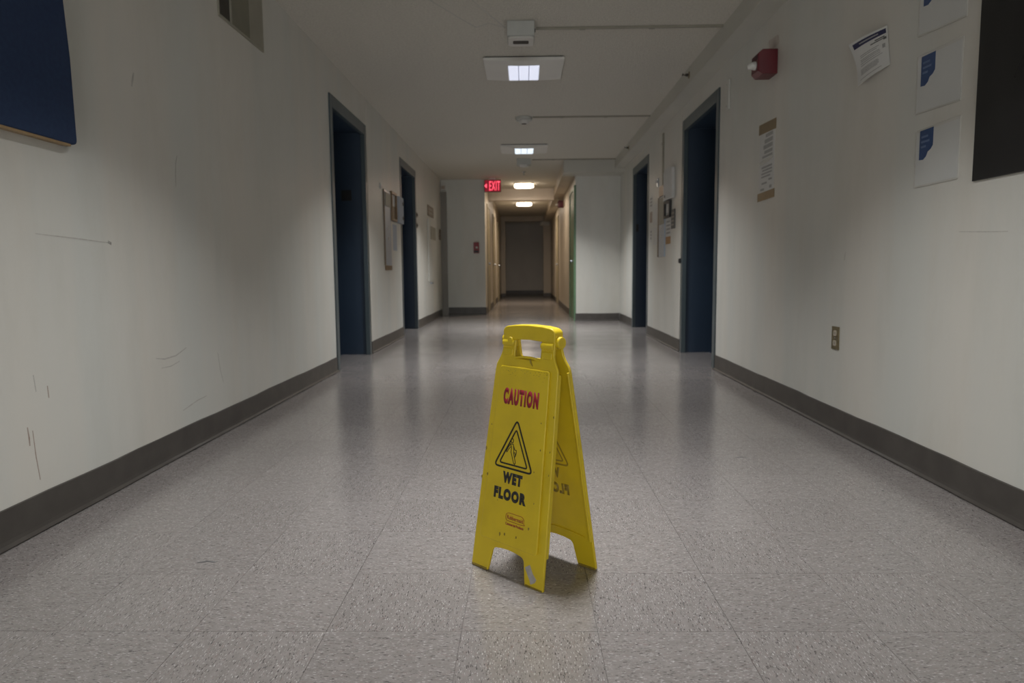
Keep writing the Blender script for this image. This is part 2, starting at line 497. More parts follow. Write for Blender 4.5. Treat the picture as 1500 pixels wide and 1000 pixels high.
# ---------------------------------------------------------------- floor and its tiles
floor = struct(box('floor', M['subfloor'], -A - 0.5, A + 0.5, -5.15, 24.65, -0.06, -0.003))
PT = 0.3115
X0, Y0 = -0.150, 1.545
def tile_rect_mesh(x0, x1, y0, y1, var, rot):
    g = 0.0004
    b = 0.0003
    mb = MB()
    xs, ys = (x0 + g, x1 - g), (y0 + g, y1 - g)
    top = [(xs[0] + b, ys[0] + b, 0), (xs[1] - b, ys[0] + b, 0), (xs[1] - b, ys[1] - b, 0), (xs[0] + b, ys[1] - b, 0)]
    low = [(xs[0], ys[0], -0.0006), (xs[1], ys[0], -0.0006), (xs[1], ys[1], -0.0006), (xs[0], ys[1], -0.0006)]
    bot = [(p[0], p[1], -0.003) for p in low]
    fs = [(0, 1, 2, 3)]
    for i in range(4):
        j = (i + 1) % 4
        fs += [(4 + i, 4 + j, j, i), (8 + i, 8 + j, 4 + j, 4 + i)]
    return top + low + bot, fs, var, rot
def tile_uv(me, var):
    uvl = me.uv_layers.new(name='UVMap')
    for lp in me.loops:
        c = me.vertices[lp.vertex_index].co
        uvl.data[lp.index].uv = (c.x + var * 1.37, c.y + var * 0.83)
full = []
for k in range(10):
    vs, fs, _, _ = tile_rect_mesh(-PT / 2, PT / 2, -PT / 2, PT / 2, k, 0)
    me = bpy.data.meshes.new('tile')
    me.from_pydata(vs, [], fs)
    me.materials.append(M['tile'])
    tile_uv(me, k + 1)
    full.append(me)
ncol0, ncol1 = -5, 6
rest_v, rest_f, rest_uv = [], [], []
def rest_tile(x0, x1, y0, y1, rot):
    vs, fs, _, _ = tile_rect_mesh(x0, x1, y0, y1, 0, 0)
    o = len(rest_v)
    rest_v.extend(vs)
    var = random.random() * 50
    for f in fs:
        rest_f.append(tuple(i + o for i in f))
        for i in f:
            p = vs[i]
            a, c = (p[0], p[1]) if not rot else (p[1], p[0])
            rest_uv.append((a + var, c + var * 0.37))
for row in range(-21, 75):
    y0 = Y0 + row * PT
    y1 = y0 + PT
    wide = y0 < 13.4
    for c in range(ncol0, ncol1):
        x0 = X0 + c * PT
        x1 = x0 + PT
        # tiles run on under the elevator recesses' sills as far as the wall line
        lo = -A if y0 < YE else CL
        hi = A if y0 < YR else CR
        xa, xb = max(x0, lo), min(x1, hi)
        if xb - xa < 0.01:
            continue
        rot = (row + c) % 2
        if -1 <= row < 22:
            if xb - xa > PT - 0.001:
                o = bpy.data.objects.new('tile', random.choice(full))
            else:
                cx = (xa + xb) / 2
                wd = xb - xa
                vs, fs, _, _ = tile_rect_mesh(-wd / 2, wd / 2, -PT / 2, PT / 2, 0, 0)
                me = bpy.data.meshes.new('tile')
                me.from_pydata(vs, [], fs)
                me.materials.append(M['tile'])
                uvl = me.uv_layers.new(name='UVMap')
                var = random.random() * 40
                for lp in me.loops:
                    p = me.vertices[lp.vertex_index].co
                    a, b2 = (p.x, p.y) if not rot else (p.y, p.x)
                    uvl.data[lp.index].uv = (a + var, b2 + var * 0.4)
                o = bpy.data.objects.new('tile', me)
            COL.objects.link(o)
            o.parent = floor
            o.location = ((xa + xb) / 2, y0 + PT / 2, random.uniform(-0.0003, 0.0))
            if xb - xa > PT - 0.001:
                o.rotation_euler = (0, 0, rot * PI / 2 + random.choice((0, PI)))
        else:
            rest_tile(xa, xb, y0, y1, rot)
# strips of tile inside the elevator recesses
for d in (D1, D2):
    for s in (-1, 1):
        xa, xb = sorted((s * A, s * (A + 0.34)))
        k = 0
        y = d[0]
        while y < d[1] - 0.01:
            rest_tile(xa, xb, y, min(y + PT, d[1]), k % 2)
            y += PT
            k += 1
me = bpy.data.meshes.new('tile_field')
me.from_pydata(rest_v, [], rest_f)
me.materials.append(M['tile'])
uvl = me.uv_layers.new(name='UVMap')
for i, q in enumerate(rest_uv):
    uvl.data[i].uv = q
o = bpy.data.objects.new('tile_field', me)
COL.objects.link(o)
o.parent = floor
o['kind'] = 'stuff'

# ---------------------------------------------------------------- baseboards (rubber cove, slightly wavy)
def baseboard(name, p0, p1, nrm, hgt=0.122):
    """strip from p0 to p1 on the floor, nrm = direction into the room"""
    p0, p1, nn = Vector((*p0, 0)), Vector((*p1, 0)), Vector((*nrm, 0))
    n = max(2, int((p1 - p0).length / 0.18))
    prof = [(0.0, 1.0), (0.0045, 0.985), (0.005, 0.2), (0.007, 0.10), (0.014, 0.02), (0.014, 0.0), (0.0, 0.0)]
    vs, fs = [], []
    ph = random.random() * 9
    for i in range(n + 1):
        p = p0.lerp(p1, i / n)
        wob = 0.0016 * math.sin(i * 0.9 + ph) + 0.0012 * math.sin(i * 2.3 + ph * 2)
        for a, b in prof:
            q = p + nn * (a + (abs(wob) if a > 0.004 else 0))
            z = 0.003 + max(0, wob) * (1.0 if b < 0.1 else 0) + b * (hgt - 0.003 + (wob if b > 0.9 else 0))
            vs.append((q.x, q.y, z))
    m = len(prof)
    for i in range(n):
        for j in range(m):
            k = (j + 1) % m
            fs.append((i * m + j, i * m + k, (i + 1) * m + k, (i + 1) * m + j))
    fs += [tuple(range(m)), tuple(range((n + 1) * m - 1, n * m - 1, -1))]
    mb = MB()
    mb.add(vs, fs)
    return struct(mb.build(name, M['base']))
baseboard('baseboard_left', (-A, -5), (-A, D1[0] - 0.005), (1, 0))
baseboard('baseboard_left_middle', (-XP, D1[1] + 0.07), (-XP, D2[0] - 0.03), (1, 0))
baseboard('baseboard_left_far', (-A, D2[1] + 0.03), (-A, 13.38), (1, 0))
baseboard('baseboard_right', (A, -5), (A, D1[0] - 0.005), (-1, 0))
baseboard('baseboard_right_middle', (XP, D1[1] + 0.07), (XP, D2[0] - 0.03), (-1, 0))
baseboard('baseboard_right_far', (A, D2[1] + 0.03), (A, YR), (-1, 0))
baseboard('baseboard_end_left', (-1.45, YE), (CL, YE), (0, -1), 0.145)
baseboard('baseboard_end_right', (CR, YR), (A - 0.012, YR), (0, -1), 0.122)
baseboard('baseboard_corridor_left', (CL, YE + T), (CL, 22.5), (1, 0))
baseboard('baseboard_corridor_right', (CR, 13.0), (CR, 22.5), (-1, 0))
baseboard('baseboard_cross_left', (CL, 22.5), (-0.60, 22.5), (0, -1))
baseboard('baseboard_cross_right', (0.60, 22.5), (CR, 22.5), (0, -1))
baseboard('baseboard_corridor_end', (CL, 24.5), (CR, 24.5), (0, -1), 0.16)
wl = baseboard('baseboard_back', (-A, -5), (A, -5), (0, 1))
# edge return of the left end wall into the corridor
baseboard('baseboard_end_return', (CL, YE), (CL, YE + T), (1, 0), 0.145)

# ---------------------------------------------------------------- the four recessed elevator doorways
def elevator(name, s, d, plate):
    root = empty_struct(name, (s * A, (d[0] + d[1]) / 2, 0))
    R = 0.34
    y0, y1 = d
    def bx(nm, m, xa, xb, ya, yb, za, zb, bev=0.0):
        xa, xb = sorted((s * xa, s * xb))
        return box(nm, m, xa, xb, ya, yb, za, zb, root, bev)
    # reveals
    bx('reveal', M['navy'], A + 0.001, A + R, y0 - 0.02, y0 + 0.012, 0, DZ + 0.02)
    bx('reveal', M['navy'], A + 0.001, A + R, y1 - 0.012, y1 + 0.02, 0, DZ + 0.02)
    bx('soffit', M['navy'], A + 0.001, A + R, y0 + 0.012, y1 - 0.012, DZ - 0.012, DZ + 0.02)
    # face frame, proud of the wall
    bx('jamb', M['frame'], A - 0.012, A + 0.03, y0 - 0.045, y0 + 0.03, 0, DZ + 0.07, 0.003)
    bx('jamb', M['frame'], A - 0.012, A + 0.03, y1 - 0.03, y1 + 0.045, 0, DZ + 0.07, 0.003)
    bx('header', M['frame'], A - 0.012, A + 0.03, y0 + 0.03, y1 - 0.03, DZ - 0.03, DZ + 0.07, 0.003)
    # two sliding leaves and the sill
    ym = (y0 + y1) / 2
    bx('door_leaf', M['navy'], A + R - 0.05, A + R - 0.02, y0 + 0.012, ym + 0.01, 0.008, DZ - 0.012, 0.003)
    bx('door_leaf', M['navy'], A + R - 0.035, A + R - 0.005, ym - 0.01, y1 - 0.012, 0.008, DZ - 0.012, 0.003)
    bx('sill', M['steel'], A + R - 0.08, A + R, y0 + 0.012, y1 - 0.012, 0.0, 0.006)
    bx('back_panel', M['navy'], A + R, A + R + 0.02, y0 - 0.02, y1 + 0.02, 0, DZ + 0.02)
    if plate:
        z, xa, xb = plate
        bx('floor_plate', M['black'], xa, xb, y1 - 0.019, y1 - 0.0125, z - 0.052, z + 0.052, 0.002)
    return root
e1 = elevator('door_1', -1, D1, (1.577, 1.70, 1.80))
e2 = elevator('door_2', -1, D2, None)
e3 = elevator('door_3', 1, D1, None)
e4 = elevator('door_4', 1, D2, (1.42, 1.585, 1.63))
# key switch on the near right frame's far jamb
ks = MB().cyl((XP - 0.001 - A, 0, 0), (XP - 0.024 - A, 0, 0), 0.026, 0.022)
k = ks.build('key_switch', M['black'], e3, smooth=True)
k.location = (0, D1[1] + 0.055 - e3.location.y, 0.91)
k.location.x = -0.0

# ---------------------------------------------------------------- corridor doors (grazing), green door, grey frame
def side_door(name, x, s, y0, y1, z, mf, md, knob=True):
    root = empty_struct(name, (x, (y0 + y1) / 2, 0))
    def bx(nm, m, d0, d1, ya, yb, za, zb, bev=0.0):
        xa, xb = sorted((x - s * d0, x - s * d1))
        return box(nm, m, xa, xb, ya, yb, za, zb, root, bev)
    bx('jamb', mf, 0.0, 0.022, y0, y0 + 0.06, 0, z, 0.003)
    bx('jamb', mf, 0.0, 0.022, y1 - 0.06, y1, 0, z, 0.003)
    bx('header', mf, 0.0, 0.022, y0 + 0.06, y1 - 0.06, z - 0.06, z, 0.003)
    bx('door_leaf', md, 0.0, 0.008, y0 + 0.06, y1 - 0.06, 0.008, z - 0.06)
    if knob:
        mb = MB()
        mb.cyl((-s * 0.008, 0, 0), (-s * 0.012, 0, 0), 0.032)
        mb.cyl((-s * 0.012, 0, 0), (-s * 0.035, 0, 0), 0.011)
        mb.cyl((-s * 0.035, 0, 0), (-s * 0.060, 0, 0), 0.027, 0.023)
        kb = mb.build('knob', M['steel'], root, smooth=True)
        kb.location = (0, y0 + 0.14 - root.location.y, 0.98)
    return root
side_door('door_5', CR, 1, YR + T + 0.02, 12.85, 2.20, M['green'], M['green'])
side_door('door_6', CL, -1, 14.1, 14.9, 2.15, M['beige'], M['beige'])
side_door('door_7', CL, -1, 16.6, 17.6, 2.15, M['beige'], M['beige'])
side_door('door_8', CR, 1, 17.2, 18.2, 2.15, M['beige'], M['beige'])
side_door('door_9', CL, -1, 19.4, 20.4, 2.15, M['beige'], M['beige'])
# grey steel frame standing in the corner at the left end
gd = empty_struct('door_10', (-1.51, YE, 0))
box('jamb', M['greydoor'], -A, -1.455, YE - 0.05, YE, 0, 2.25, gd, 0.003)
box('header', M['greydoor'], -A, -1.455, YE - 0.05, YE, 2.25, 2.31, gd, 0.003)
# green corner return facing the hall beside the green door
trim_7 = struct(box('trim_7', M['green'], CR - 0.022, CR + 0.012, YR - 0.004, YR + T + 0.02, 0.0, 2.20))

# ---------------------------------------------------------------- wall scuffs (parts of the walls)
def scuff(wall, s, pts, wd, m='scuff'):
    xa, xb = s * (A - 0.0006), s * (A + 0.0004)
    n = len(pts)
    ws = [wd * (0.35 + 0.65 * math.sin(PI * (i + 0.5) / n)) for i in range(n)]
    return MB().ribbon(pts, ws, min(xa, xb), max(xa, xb), 'x').build('scuff_mark', M[m], wall)
LS = [
    ([(3.230, 1.352), (3.215, 1.318), (3.208, 1.272), (3.204, 1.21)], 0.004, 'scuff'),
    ([(2.905, 1.626), (2.895, 1.60), (2.885, 1.568)], 0.012, 'scuff_pale'),
    ([(2.26, 0.953), (2.45, 0.948), (2.66, 0.940)], 0.004, 'scuff_pale'),
    ([(2.655, 0.943), (2.675, 0.937)], 0.013, 'scuff'),
    ([(2.95, 0.465), (3.02, 0.454), (3.12, 0.457), (3.22, 0.482)], 0.006, 'scuff_pale'),
    ([(2.99, 0.418), (3.07, 0.416), (3.15, 0.428)], 0.004, 'scuff_pale'),
    ([(2.20, 0.505), (2.207, 0.45)], 0.004, 'scuff_pale'),
    ([(2.262, 0.46), (2.265, 0.42)], 0.005, 'rust'),
    ([(2.156, 0.345), (2.160, 0.31), (2.161, 0.285)], 0.006, 'rust'),
    ([(2.178, 0.33), (2.184, 0.25), (2.196, 0.165)], 0.004, 'rust'),
    ([(3.55, 0.42), (3.57, 0.33), (3.60, 0.26)], 0.005, 'scuff_pale'),
    ([(3.16, 0.20), (3.30, 0.22), (3.40, 0.225)], 0.005, 'scuff_pale'),
]
for pts, wd, m in LS:
    scuff(wall_left, -1, pts, wd, m)
scuff(wall_right, 1, [(3.50, 0.90), (3.51, 0.86)], 0.005, 'scuff_pale')
scuff(wall_right, 1, [(2.34, 0.935), (2.45, 0.94), (2.60, 0.948)], 0.003, 'scuff_pale')
# pale patch seams on the ceiling
for pts in ([(-0.62, 4.60), (-0.40, 5.05), (-0.33, 5.18)], [(-0.33, 5.18), (-0.24, 5.10), (-0.12, 5.20)], [(-0.34, 4.62), (-0.24, 4.90), (-0.13, 5.18)]):
    MB().ribbon(pts, 0.010, H - 0.0006, H + 0.0004, 'z').build('patch_seam', M['soffit'], ceiling)
# marks on the floor
for x, y, dx in ((-0.94, 1.93, 0.05), (0.92, 3.05, 0.05), (-0.92, 8.0, 0.14)):
    MB().ribbon([(x, y), (x + dx * 0.5, y + 0.01), (x + dx, y + 0.004)], 0.007, 0.0001, 0.0006, 'z').build('scuff_mark', M['ink'], floor)

# ================================================================== THINGS ON THE WALLS
def wbox(nm, m, s, x_out, d0, d1, y0, y1, z0, z1, root, bev=0.0):
    """box standing off a side wall: d0..d1 measured into the room from plane |x| = x_out"""
    xa, xb = sorted((s * (x_out - d0), s * (x_out - d1)))
    return box(nm, m, xa, xb, y0, y1, z0, z1, root, bev)

# --- blue fabric board, left
t = thing('notice_board', 'blue fabric covered notice board with thin wooden bottom edge on left wall', 'board', (-A, 2.0, 1.25))
mb = MB().prism(rpoly([(-0.75, 0.012), (0.455, 0.012), (0.448, 0.30), (0.425, 0.55), (0.40, 1.10), (-0.75, 1.10)], [0.01, 0.02, 0, 0, 0.01, 0.01]), 0.012, 0.034, 'x')
mb.build('fabric_panel', M['fabric'], t, 0.004)
wbox('backing', M['wood'], -1, A, 0.001, 0.012, 1.25, 2.42, 1.256, 2.34, t)
wbox('bottom_edge', M['wood'], -1, A, 0.012, 0.030, 1.25, 2.425, 1.254, 1.2625, t)

# --- return air grille, left
t = thing('air_grille', 'tan metal air grille with vertical slats high on left wall', 'vent', (-A, 4.06, 2.14))
VY0, VY1, VZ0, VZ1 = 3.745, 4.375, 2.140, 2.49
mb = MB()
for a, b, c, d in ((VY0, VY1, VZ0, VZ0 + 0.012), (VY0, VY1, VZ1 - 0.012, VZ1), (VY0, VY0 + 0.012, VZ0 + 0.012, VZ1 - 0.012), (VY1 - 0.012, VY1, VZ0 + 0.012, VZ1 - 0.012)):
    mb.box(0.0, 0.008, a - 4.06, b - 4.06, c - 2.14, d - 2.14)
mb.build('frame', M['vent'], t)
wbox('cavity', M['vent_dark'], -1, A, 0.0, 0.001, VY0 + 0.01, VY1 - 0.01, VZ0 + 0.01, VZ1 - 0.01, t)
for y in (3.905, 4.165):
    wbox('mullion', M['vent'], -1, A, 0.001, 0.009, y - 0.006, y + 0.006, VZ0 + 0.012, VZ1 - 0.012, t)
# the near bay stands open; the middle bay's slats are coloured darker than the far bay's
sl = None
for y0, y1, n, tilt, mv in ((3.911, 4.159, 7, 0.95, M['vent_darker']), (4.171, 4.363, 5, 1.1, M['vent'])):
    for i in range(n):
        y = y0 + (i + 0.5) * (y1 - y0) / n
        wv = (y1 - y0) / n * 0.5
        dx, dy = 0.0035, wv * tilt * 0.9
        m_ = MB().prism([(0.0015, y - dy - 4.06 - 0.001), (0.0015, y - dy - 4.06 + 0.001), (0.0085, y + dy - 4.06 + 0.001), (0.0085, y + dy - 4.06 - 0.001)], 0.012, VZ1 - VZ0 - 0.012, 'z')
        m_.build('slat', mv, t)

# --- call station, left
t = thing('elevator_call_station', 'tall brushed steel elevator call panel between the left doors', 'panel', (-XP, 8.1, 0.9))
wbox('plate', M['panel_reflection'], -1, XP, 0, 0.012, 7.92, 8.28, 0.90, 1.74, t, 0.002)
wbox('end_cap', M['bronze'], -1, XP, 0, 0.016, 7.92, 8.28, 0.845, 0.898, t, 0.002)
wbox('indicator', M['vent'], -1, XP, 0.012, 0.022, 7.95, 8.25, 1.56, 1.71, t, 0.002)
for z in (1.20, 1.32):
    mb = MB().cyl((0.012, 0, z - 0.9), (0.02, 0, z - 0.9), 0.022)
    mb.build('button', M['white'], t, smooth=True)
wbox('edge_strip', M['brown'], -1, XP, 0, 0.015, 7.895, 7.92, 0.90, 1.74, t, 0.002)
t = thing('picture_frame', 'small bronze framed notice beside left steel call panel', 'frame', (-XP, 8.45, 1.42))
for a, b, c, d in ((8.30, 8.62, 1.42, 1.45), (8.30, 8.62, 1.73, 1.76), (8.30, 8.33, 1.45, 1.73), (8.59, 8.62, 1.45, 1.73)):
    wbox('moulding', M['bronze'], -1, XP, 0, 0.03, a, b, c, d, t, 0.003)
wbox('notice', M['brown'], -1, XP, 0, 0.008, 8.33, 8.59, 1.45, 1.60, t)
wbox('notice', M['paper'], -1, XP, 0, 0.008, 8.33, 8.59, 1.60, 1.73, t)
t = thing('wall_dispenser', 'pale plastic wall holder with two black dots beside the far left door', 'holder', (-XP, 8.85, 1.42))
wbox('body', M['paper_blue'], -1, XP, 0, 0.045, 8.67, 8.98, 1.42, 1.74, t, 0.006)
for z in (1.49, 1.665):
    wbox('latch', M['black'], -1, XP, 0.045, 0.05, 8.90, 8.96, z - 0.02, z + 0.02, t, 0.002)
tag(box('paper_notice', M['paper_blue'], -XP, -XP + 0.0012, 8.44, 8.70, 1.08, 1.39), 'pale bluish paper taped under the bronze frame on left wall', 'notice')
t = thing('wall_sensor', 'tiny white wall button above the left call panel', 'button', (-XP, 7.765, 1.755))
wbox('base', M['white'], -1, XP, 0, 0.01, 7.74, 7.79, 1.725, 1.785, t, 0.003)
wbox('cap', M['lens'], -1, XP, 0.01, 0.022, 7.75, 7.78, 1.74, 1.77, t, 0.004)
# --- beyond the far left door
for i, (z, lb) in enumerate(((1.65, 'upper small dark button beyond the far left door'), (1.495, 'lower small dark button beyond the far left door'))):
    t = thing('call_button', lb, 'button', (-A, 10.40, z), group='small buttons beyond the far left door')
    wbox('plate', M['bronze'], -1, A, 0, 0.006, 10.36, 10.44, z - 0.035, z + 0.035, t, 0.002)
    MB().cyl((0.006, 0, 0), (0.014, 0, 0), 0.018).build('button', M['black'], t, smooth=True)
t = thing('wall_sign', 'small brown two line sign above the left access panel', 'sign', (-A, 11.9, 1.74))
wbox('plate', M['brown'], -1, A, 0, 0.012, 11.55, 12.25, 1.735, 1.905, t, 0.002)
for z in (1.79, 1.85):
    wbox('text_line', M['vent'], -1, A, 0.012, 0.0128, 11.68, 12.12, z - 0.012, z + 0.012, t)
t = thing('access_panel', 'white flush access panel with grey window on the far left wall', 'panel', (-A, 11.9, 0.66))
wbox('door', M['wall'], -1, A, 0, 0.02, 11.50, 12.40, 0.66, 1.68, t, 0.004)
wbox('window_insert', M['vent'], -1, A, 0.02, 0.026, 11.74, 12.38, 1.36, 1.575, t, 0.002)
wbox('handle', M['steel'], -1, A, 0.0, 0.03, 11.75, 11.95, 0.625, 0.645, t, 0.003)
t = thing('door_plate', 'small brown plate near the left end corner', 'sign', (-A, 13.2, 1.41))
wbox('plate', M['brown'], -1, A, 0, 0.01, 13.06, 13.30, 1.41, 1.60, t, 0.002)
wbox('text_line', M['vent'], -1, A, 0.01, 0.0108, 13.10, 13.26, 1.50, 1.53, t)
t = thing('corner_box', 'small pale box above the grey frame in the left corner', 'box', (-1.51, YE, 2.34))
box('body', M['white'], -1.56, -1.47, YE - 0.05, YE, 2.34, 2.44, t, 0.004)
box('cover', M['rust'], -1.55, -1.48, YE - 0.053, YE - 0.05, 2.36, 2.42, t, 0.001)

# --- call station, right
t = thing('elevator_call_station', 'tall brushed steel elevator call panel between the right doors', 'panel', (XP, 8.1, 0.97))
wbox('plate', M['panel_reflection'], 1, XP, 0, 0.014, 7.92, 8.24, 0.97, 1.64, t, 0.002)
wbox('indicator', M['bronze'], 1, XP, 0, 0.02, 7.95, 8.22, 1.642, 1.76, t, 0.002)
for z in (1.20, 1.30):
    MB().cyl((-0.014, 0, z - 0.97), (-0.022, 0, z - 0.97), 0.022).build('button', M['white'], t, smooth=True)
wbox('edge_strip', M['brown'], 1, XP, 0, 0.017, 8.24, 8.30, 0.97, 1.64, t, 0.002)
wbox('cover_plate', M['vent'], 1, XP, 0.014, 0.018, 7.93, 8.23, 1.33, 1.63, t, 0.002)
t = thing('conduit', 'thin vertical wall raceway rising above right call panel', 'conduit', (XP, 8.06, 1.76))
wbox('channel', M['vent'], 1, XP, 0, 0.016, 8.04, 8.08, 1.76, 2.33, t, 0.002)
wbox('coupling', M['vent'], 1, XP, 0, 0.020, 8.03, 8.09, 2.20, 2.23, t, 0.002)
t = thing('document_holder', 'white plastic document holder at top right of the right call panel', 'holder', (XP, 7.72, 1.57))
wbox('tray', M['paper'], 1, XP, 0, 0.03, 7.46, 7.92, 1.57, 1.88, t, 0.004)
wbox('sheet', M['paper'], 1, XP, 0.03, 0.0315, 7.50, 7.88, 1.60, 1.90, t)
wbox('clip', M['black'], 1, XP, 0.0315, 0.036, 7.80, 7.84, 1.60, 1.625, t)
t = thing('picture_frame', 'small black framed notice under the white document holder', 'frame', (XP, 7.76, 1.38))
for a, b, c, d in ((7.60, 7.92, 1.38, 1.405), (7.60, 7.92, 1.535, 1.56), (7.60, 7.645, 1.405, 1.535), (7.875, 7.92, 1.405, 1.535)):
    wbox('moulding', M['black'], 1, XP, 0, 0.026, a, b, c, d, t, 0.002)
wbox('notice', M['paper'], 1, XP, 0, 0.006, 7.645, 7.875, 1.405, 1.535, t)
t = thing('wall_sign', 'small dark vertical sign nearest the large right door', 'sign', (XP, 7.5, 1.25))
wbox('plate', M['ink'], 1, XP, 0, 0.01, 7.41, 7.58, 1.25, 1.45, t, 0.002)
for z in (1.29, 1.33, 1.37, 1.41):
    wbox('text_line', M['vent'], 1, XP, 0.01, 0.0108, 7.44, 7.55, z - 0.008, z + 0.008, t)
t = thing('flyer', 'small paper flyer with orange foot below the black frame', 'flyer', (XP, 7.76, 1.09))
wbox('sheet', M['paper'], 1, XP, 0, 0.0012, 7.62, 7.90, 1.09, 1.375, t)
wbox('orange_band', M['orange'], 1, XP, 0.0012, 0.002, 7.63, 7.89, 1.10, 1.18, t)
for z in (1.22, 1.26, 1.30, 1.34):
    wbox('text_line', M['ink_soft'], 1, XP, 0.0012, 0.002, 7.66, 7.86, z - 0.009, z + 0.009, t)
for (y0, y1, z0, z1, lb) in ((8.42, 8.66, 1.35, 1.60, 'small white paper just left of the right call panel'),
                             (8.40, 8.62, 1.12, 1.33, 'lowest small paper left of the right call panel'),
                             (8.72, 8.92, 1.56, 1.72, 'small brown lettered notice near the far right door, upper one'),
                             (8.74, 8.90, 1.40, 1.53, 'small reddish notice near the far right door, middle one'),
                             (8.74, 8.88, 1.16, 1.32, 'small grey notice near the far right door, lower one')):
    t = thing('paper_notice', lb, 'notice', (XP, (y0 + y1) / 2, z0), group='small papers left of the right call panel')
    m1 = M['rust'] if 'reddish' in lb else (M['brown'] if 'brown' in lb else M['paper'])
    if 'brown' in lb or 'grey' in lb:
        wbox('sheet', M['paper'], 1, XP, 0, 0.0012, y0, y1, z0, z1, t)
        for q in (0.3, 0.55, 0.8):
            zz = z0 + q * (z1 - z0)
            wbox('text_line', M['ink_soft'], 1, XP, 0.0012, 0.002, y0 + 0.03, y1 - 0.03, zz - 0.012, zz + 0.012, t)
    else:
        wbox('sheet', m1, 1, XP, 0, 0.0012, y0, y1, z0, z1, t)
t = thing('wall_sensor', 'tiny chrome wall button above the right call panel', 'button', (XP, 8.37, 1.83))
wbox('base', M['steel'], 1, XP, 0, 0.012, 8.34, 8.40, 1.78, 1.88, t, 0.004)
wbox('cap', M['lens'], 1, XP, 0.012, 0.03, 8.355, 8.385, 1.82, 1.86, t, 0.006)

# --- cover plate beside the near right door
t = thing('cover_plate', 'narrow blank white cover plate beside the large right door', 'plate', (A, 5.58, 2.03))
wbox('plate', M['wall'], 1, A, 0, 0.014, 5.53, 5.64, 2.03, 2.25, t, 0.003)
for z in (2.06, 2.22):
    MB().cyl((-0.014, 0, z - 2.03), (-0.0155, 0, z - 2.03), 0.005, n=10).build('screw', M['steel'], t)

# --- red fire alarm horn with strobe, right wall
def fire_alarm(x, y, z, label, sc=1.0, group=None):
    t = thing('fire_alarm', label, 'alarm', (x, y, z), group=group)
    p = [(0.0, 0.0), (0.145, 0.0), (0.145, 0.145), (0.0, 0.145)]
    mb = MB()
    # body tapering towards the room
    a = [(0, 0, 0), (0, 0.15, 0), (0, 0.15, 0.148), (0, 0, 0.148)]
    b = [(-0.092, 0.0, 0.0), (-0.092, 0.15, 0.0), (-0.092, 0.15, 0.148), (-0.092, 0.0, 0.148)]
    c = [(-0.118, 0.012, 0.022), (-0.118, 0.138, 0.022), (-0.118, 0.138, 0.126), (-0.118, 0.012, 0.126)]
    vs = [tuple(q * sc for q in v) for v in a + b + c]
    fs = [(0, 1, 2, 3), (8, 9, 10, 11)]
    for o_ in (0, 4):
        for i in range(4):
            j = (i + 1) % 4
            fs.append((o_ + i, o_ + j, o_ + 4 + j, o_ + 4 + i))
    mb.add(vs, fs)
    mb.build('housing', M['red'], t, 0.003 * sc)
    mb = MB()
    mb.cyl((-0.112 * sc, 0.06 * sc, 0.062 * sc), (-0.132 * sc, 0.06 * sc, 0.062 * sc), 0.026 * sc, 0.026 * sc)
    mb.build('strobe_base', M['white'], t, smooth=True)
    mb = MB()
    mb.cyl((-0.132 * sc, 0.06 * sc, 0.062 * sc), (-0.150 * sc, 0.06 * sc, 0.058 * sc), 0.024 * sc, 0.020 * sc)
    mb.cyl((-0.150 * sc, 0.06 * sc, 0.058 * sc), (-0.168 * sc, 0.06 * sc, 0.052 * sc), 0.020 * sc, 0.010 * sc)
    mb.build('strobe_lens', M['lens'], t, smooth=True)
    for k in range(3):
        box('grille_bar', M['black'], x - 0.1195 * sc, x - 0.1180 * sc, y + 0.025 * sc, y + 0.125 * sc, z + (0.096 + k * 0.010) * sc, z + (0.100 + k * 0.010) * sc, t)
    return t
fire_alarm(A, 4.52, 2.018, 'red fire alarm box with clear strobe high on right wall')
fire_alarm(CR, 15.2, 2.16, 'small far red fire alarm on the narrow corridor right wall')
# wiring plate above the near alarm: pale ghost of an older device
MB().prism(rpoly([(4.50, 2.19), (4.68, 2.19), (4.70, 2.265), (4.52, 2.25)], 0.02), A - 0.0006, A, 'x').build('scuff_mark', M['patch'], wall_right)

# --- taped notice strip, right wall
t = thing('taped_notice', 'narrow white notice held by brown tape at top and bottom', 'notice', (A, 4.67, 1.27))
wbox('sheet', M['paper'], 1, A, 0, 0.0012, 4.535, 4.815, 1.285, 1.745, t)
for z0, z1, sk in ((1.700, 1.765, -0.012), (1.265, 1.318, 0.006)):
    mb = MB().prism([(4.515 - 4.67, z0 - 1.27 + sk), (4.835 - 4.67, z0 - 1.27), (4.835 - 4.67, z1 - 1.27), (4.515 - 4.67, z1 - 1.27 + sk)], -0.0026, -0.0010, 'x')
    mb.build('tape', M['tape'], t)
for z, h, y0, y1 in ((1.675, 0.022, 4.57, 4.70), (1.640, 0.026, 4.57, 4.72), (1.606, 0.026, 4.57, 4.74), (1.572, 0.020, 4.57, 4.72), (1.545, 0.014, 4.57, 4.76),
                     (1.478, 0.012, 4.57, 4.77), (1.458, 0.010, 4.57, 4.75), (1.438, 0.010, 4.57, 4.77), (1.418, 0.010, 4.60, 4.77), (1.392, 0.012, 4.57, 4.63), (1.376, 0.012, 4.66, 4.76), (1.345, 0.018, 4.57, 4.61), (1.338, 0.014, 4.71, 4.78)):
    wbox('text_line', M['ink_soft'], 1, A, 0.0012, 0.0020, y0, y1, z - h / 2, z + h / 2, t)
mb = MB().ribbon([(4.545 - 4.67, 0.262), (4.62 - 4.67, 0.250), (4.72 - 4.67, 0.244), (4.805 - 4.67, 0.240)], [0.016, 0.024, 0.03, 0.022], -0.0034, -0.0022, 'x')
mb.build('painted_glare', M['lens'], t)  # pale band painting a reflection across the sheet

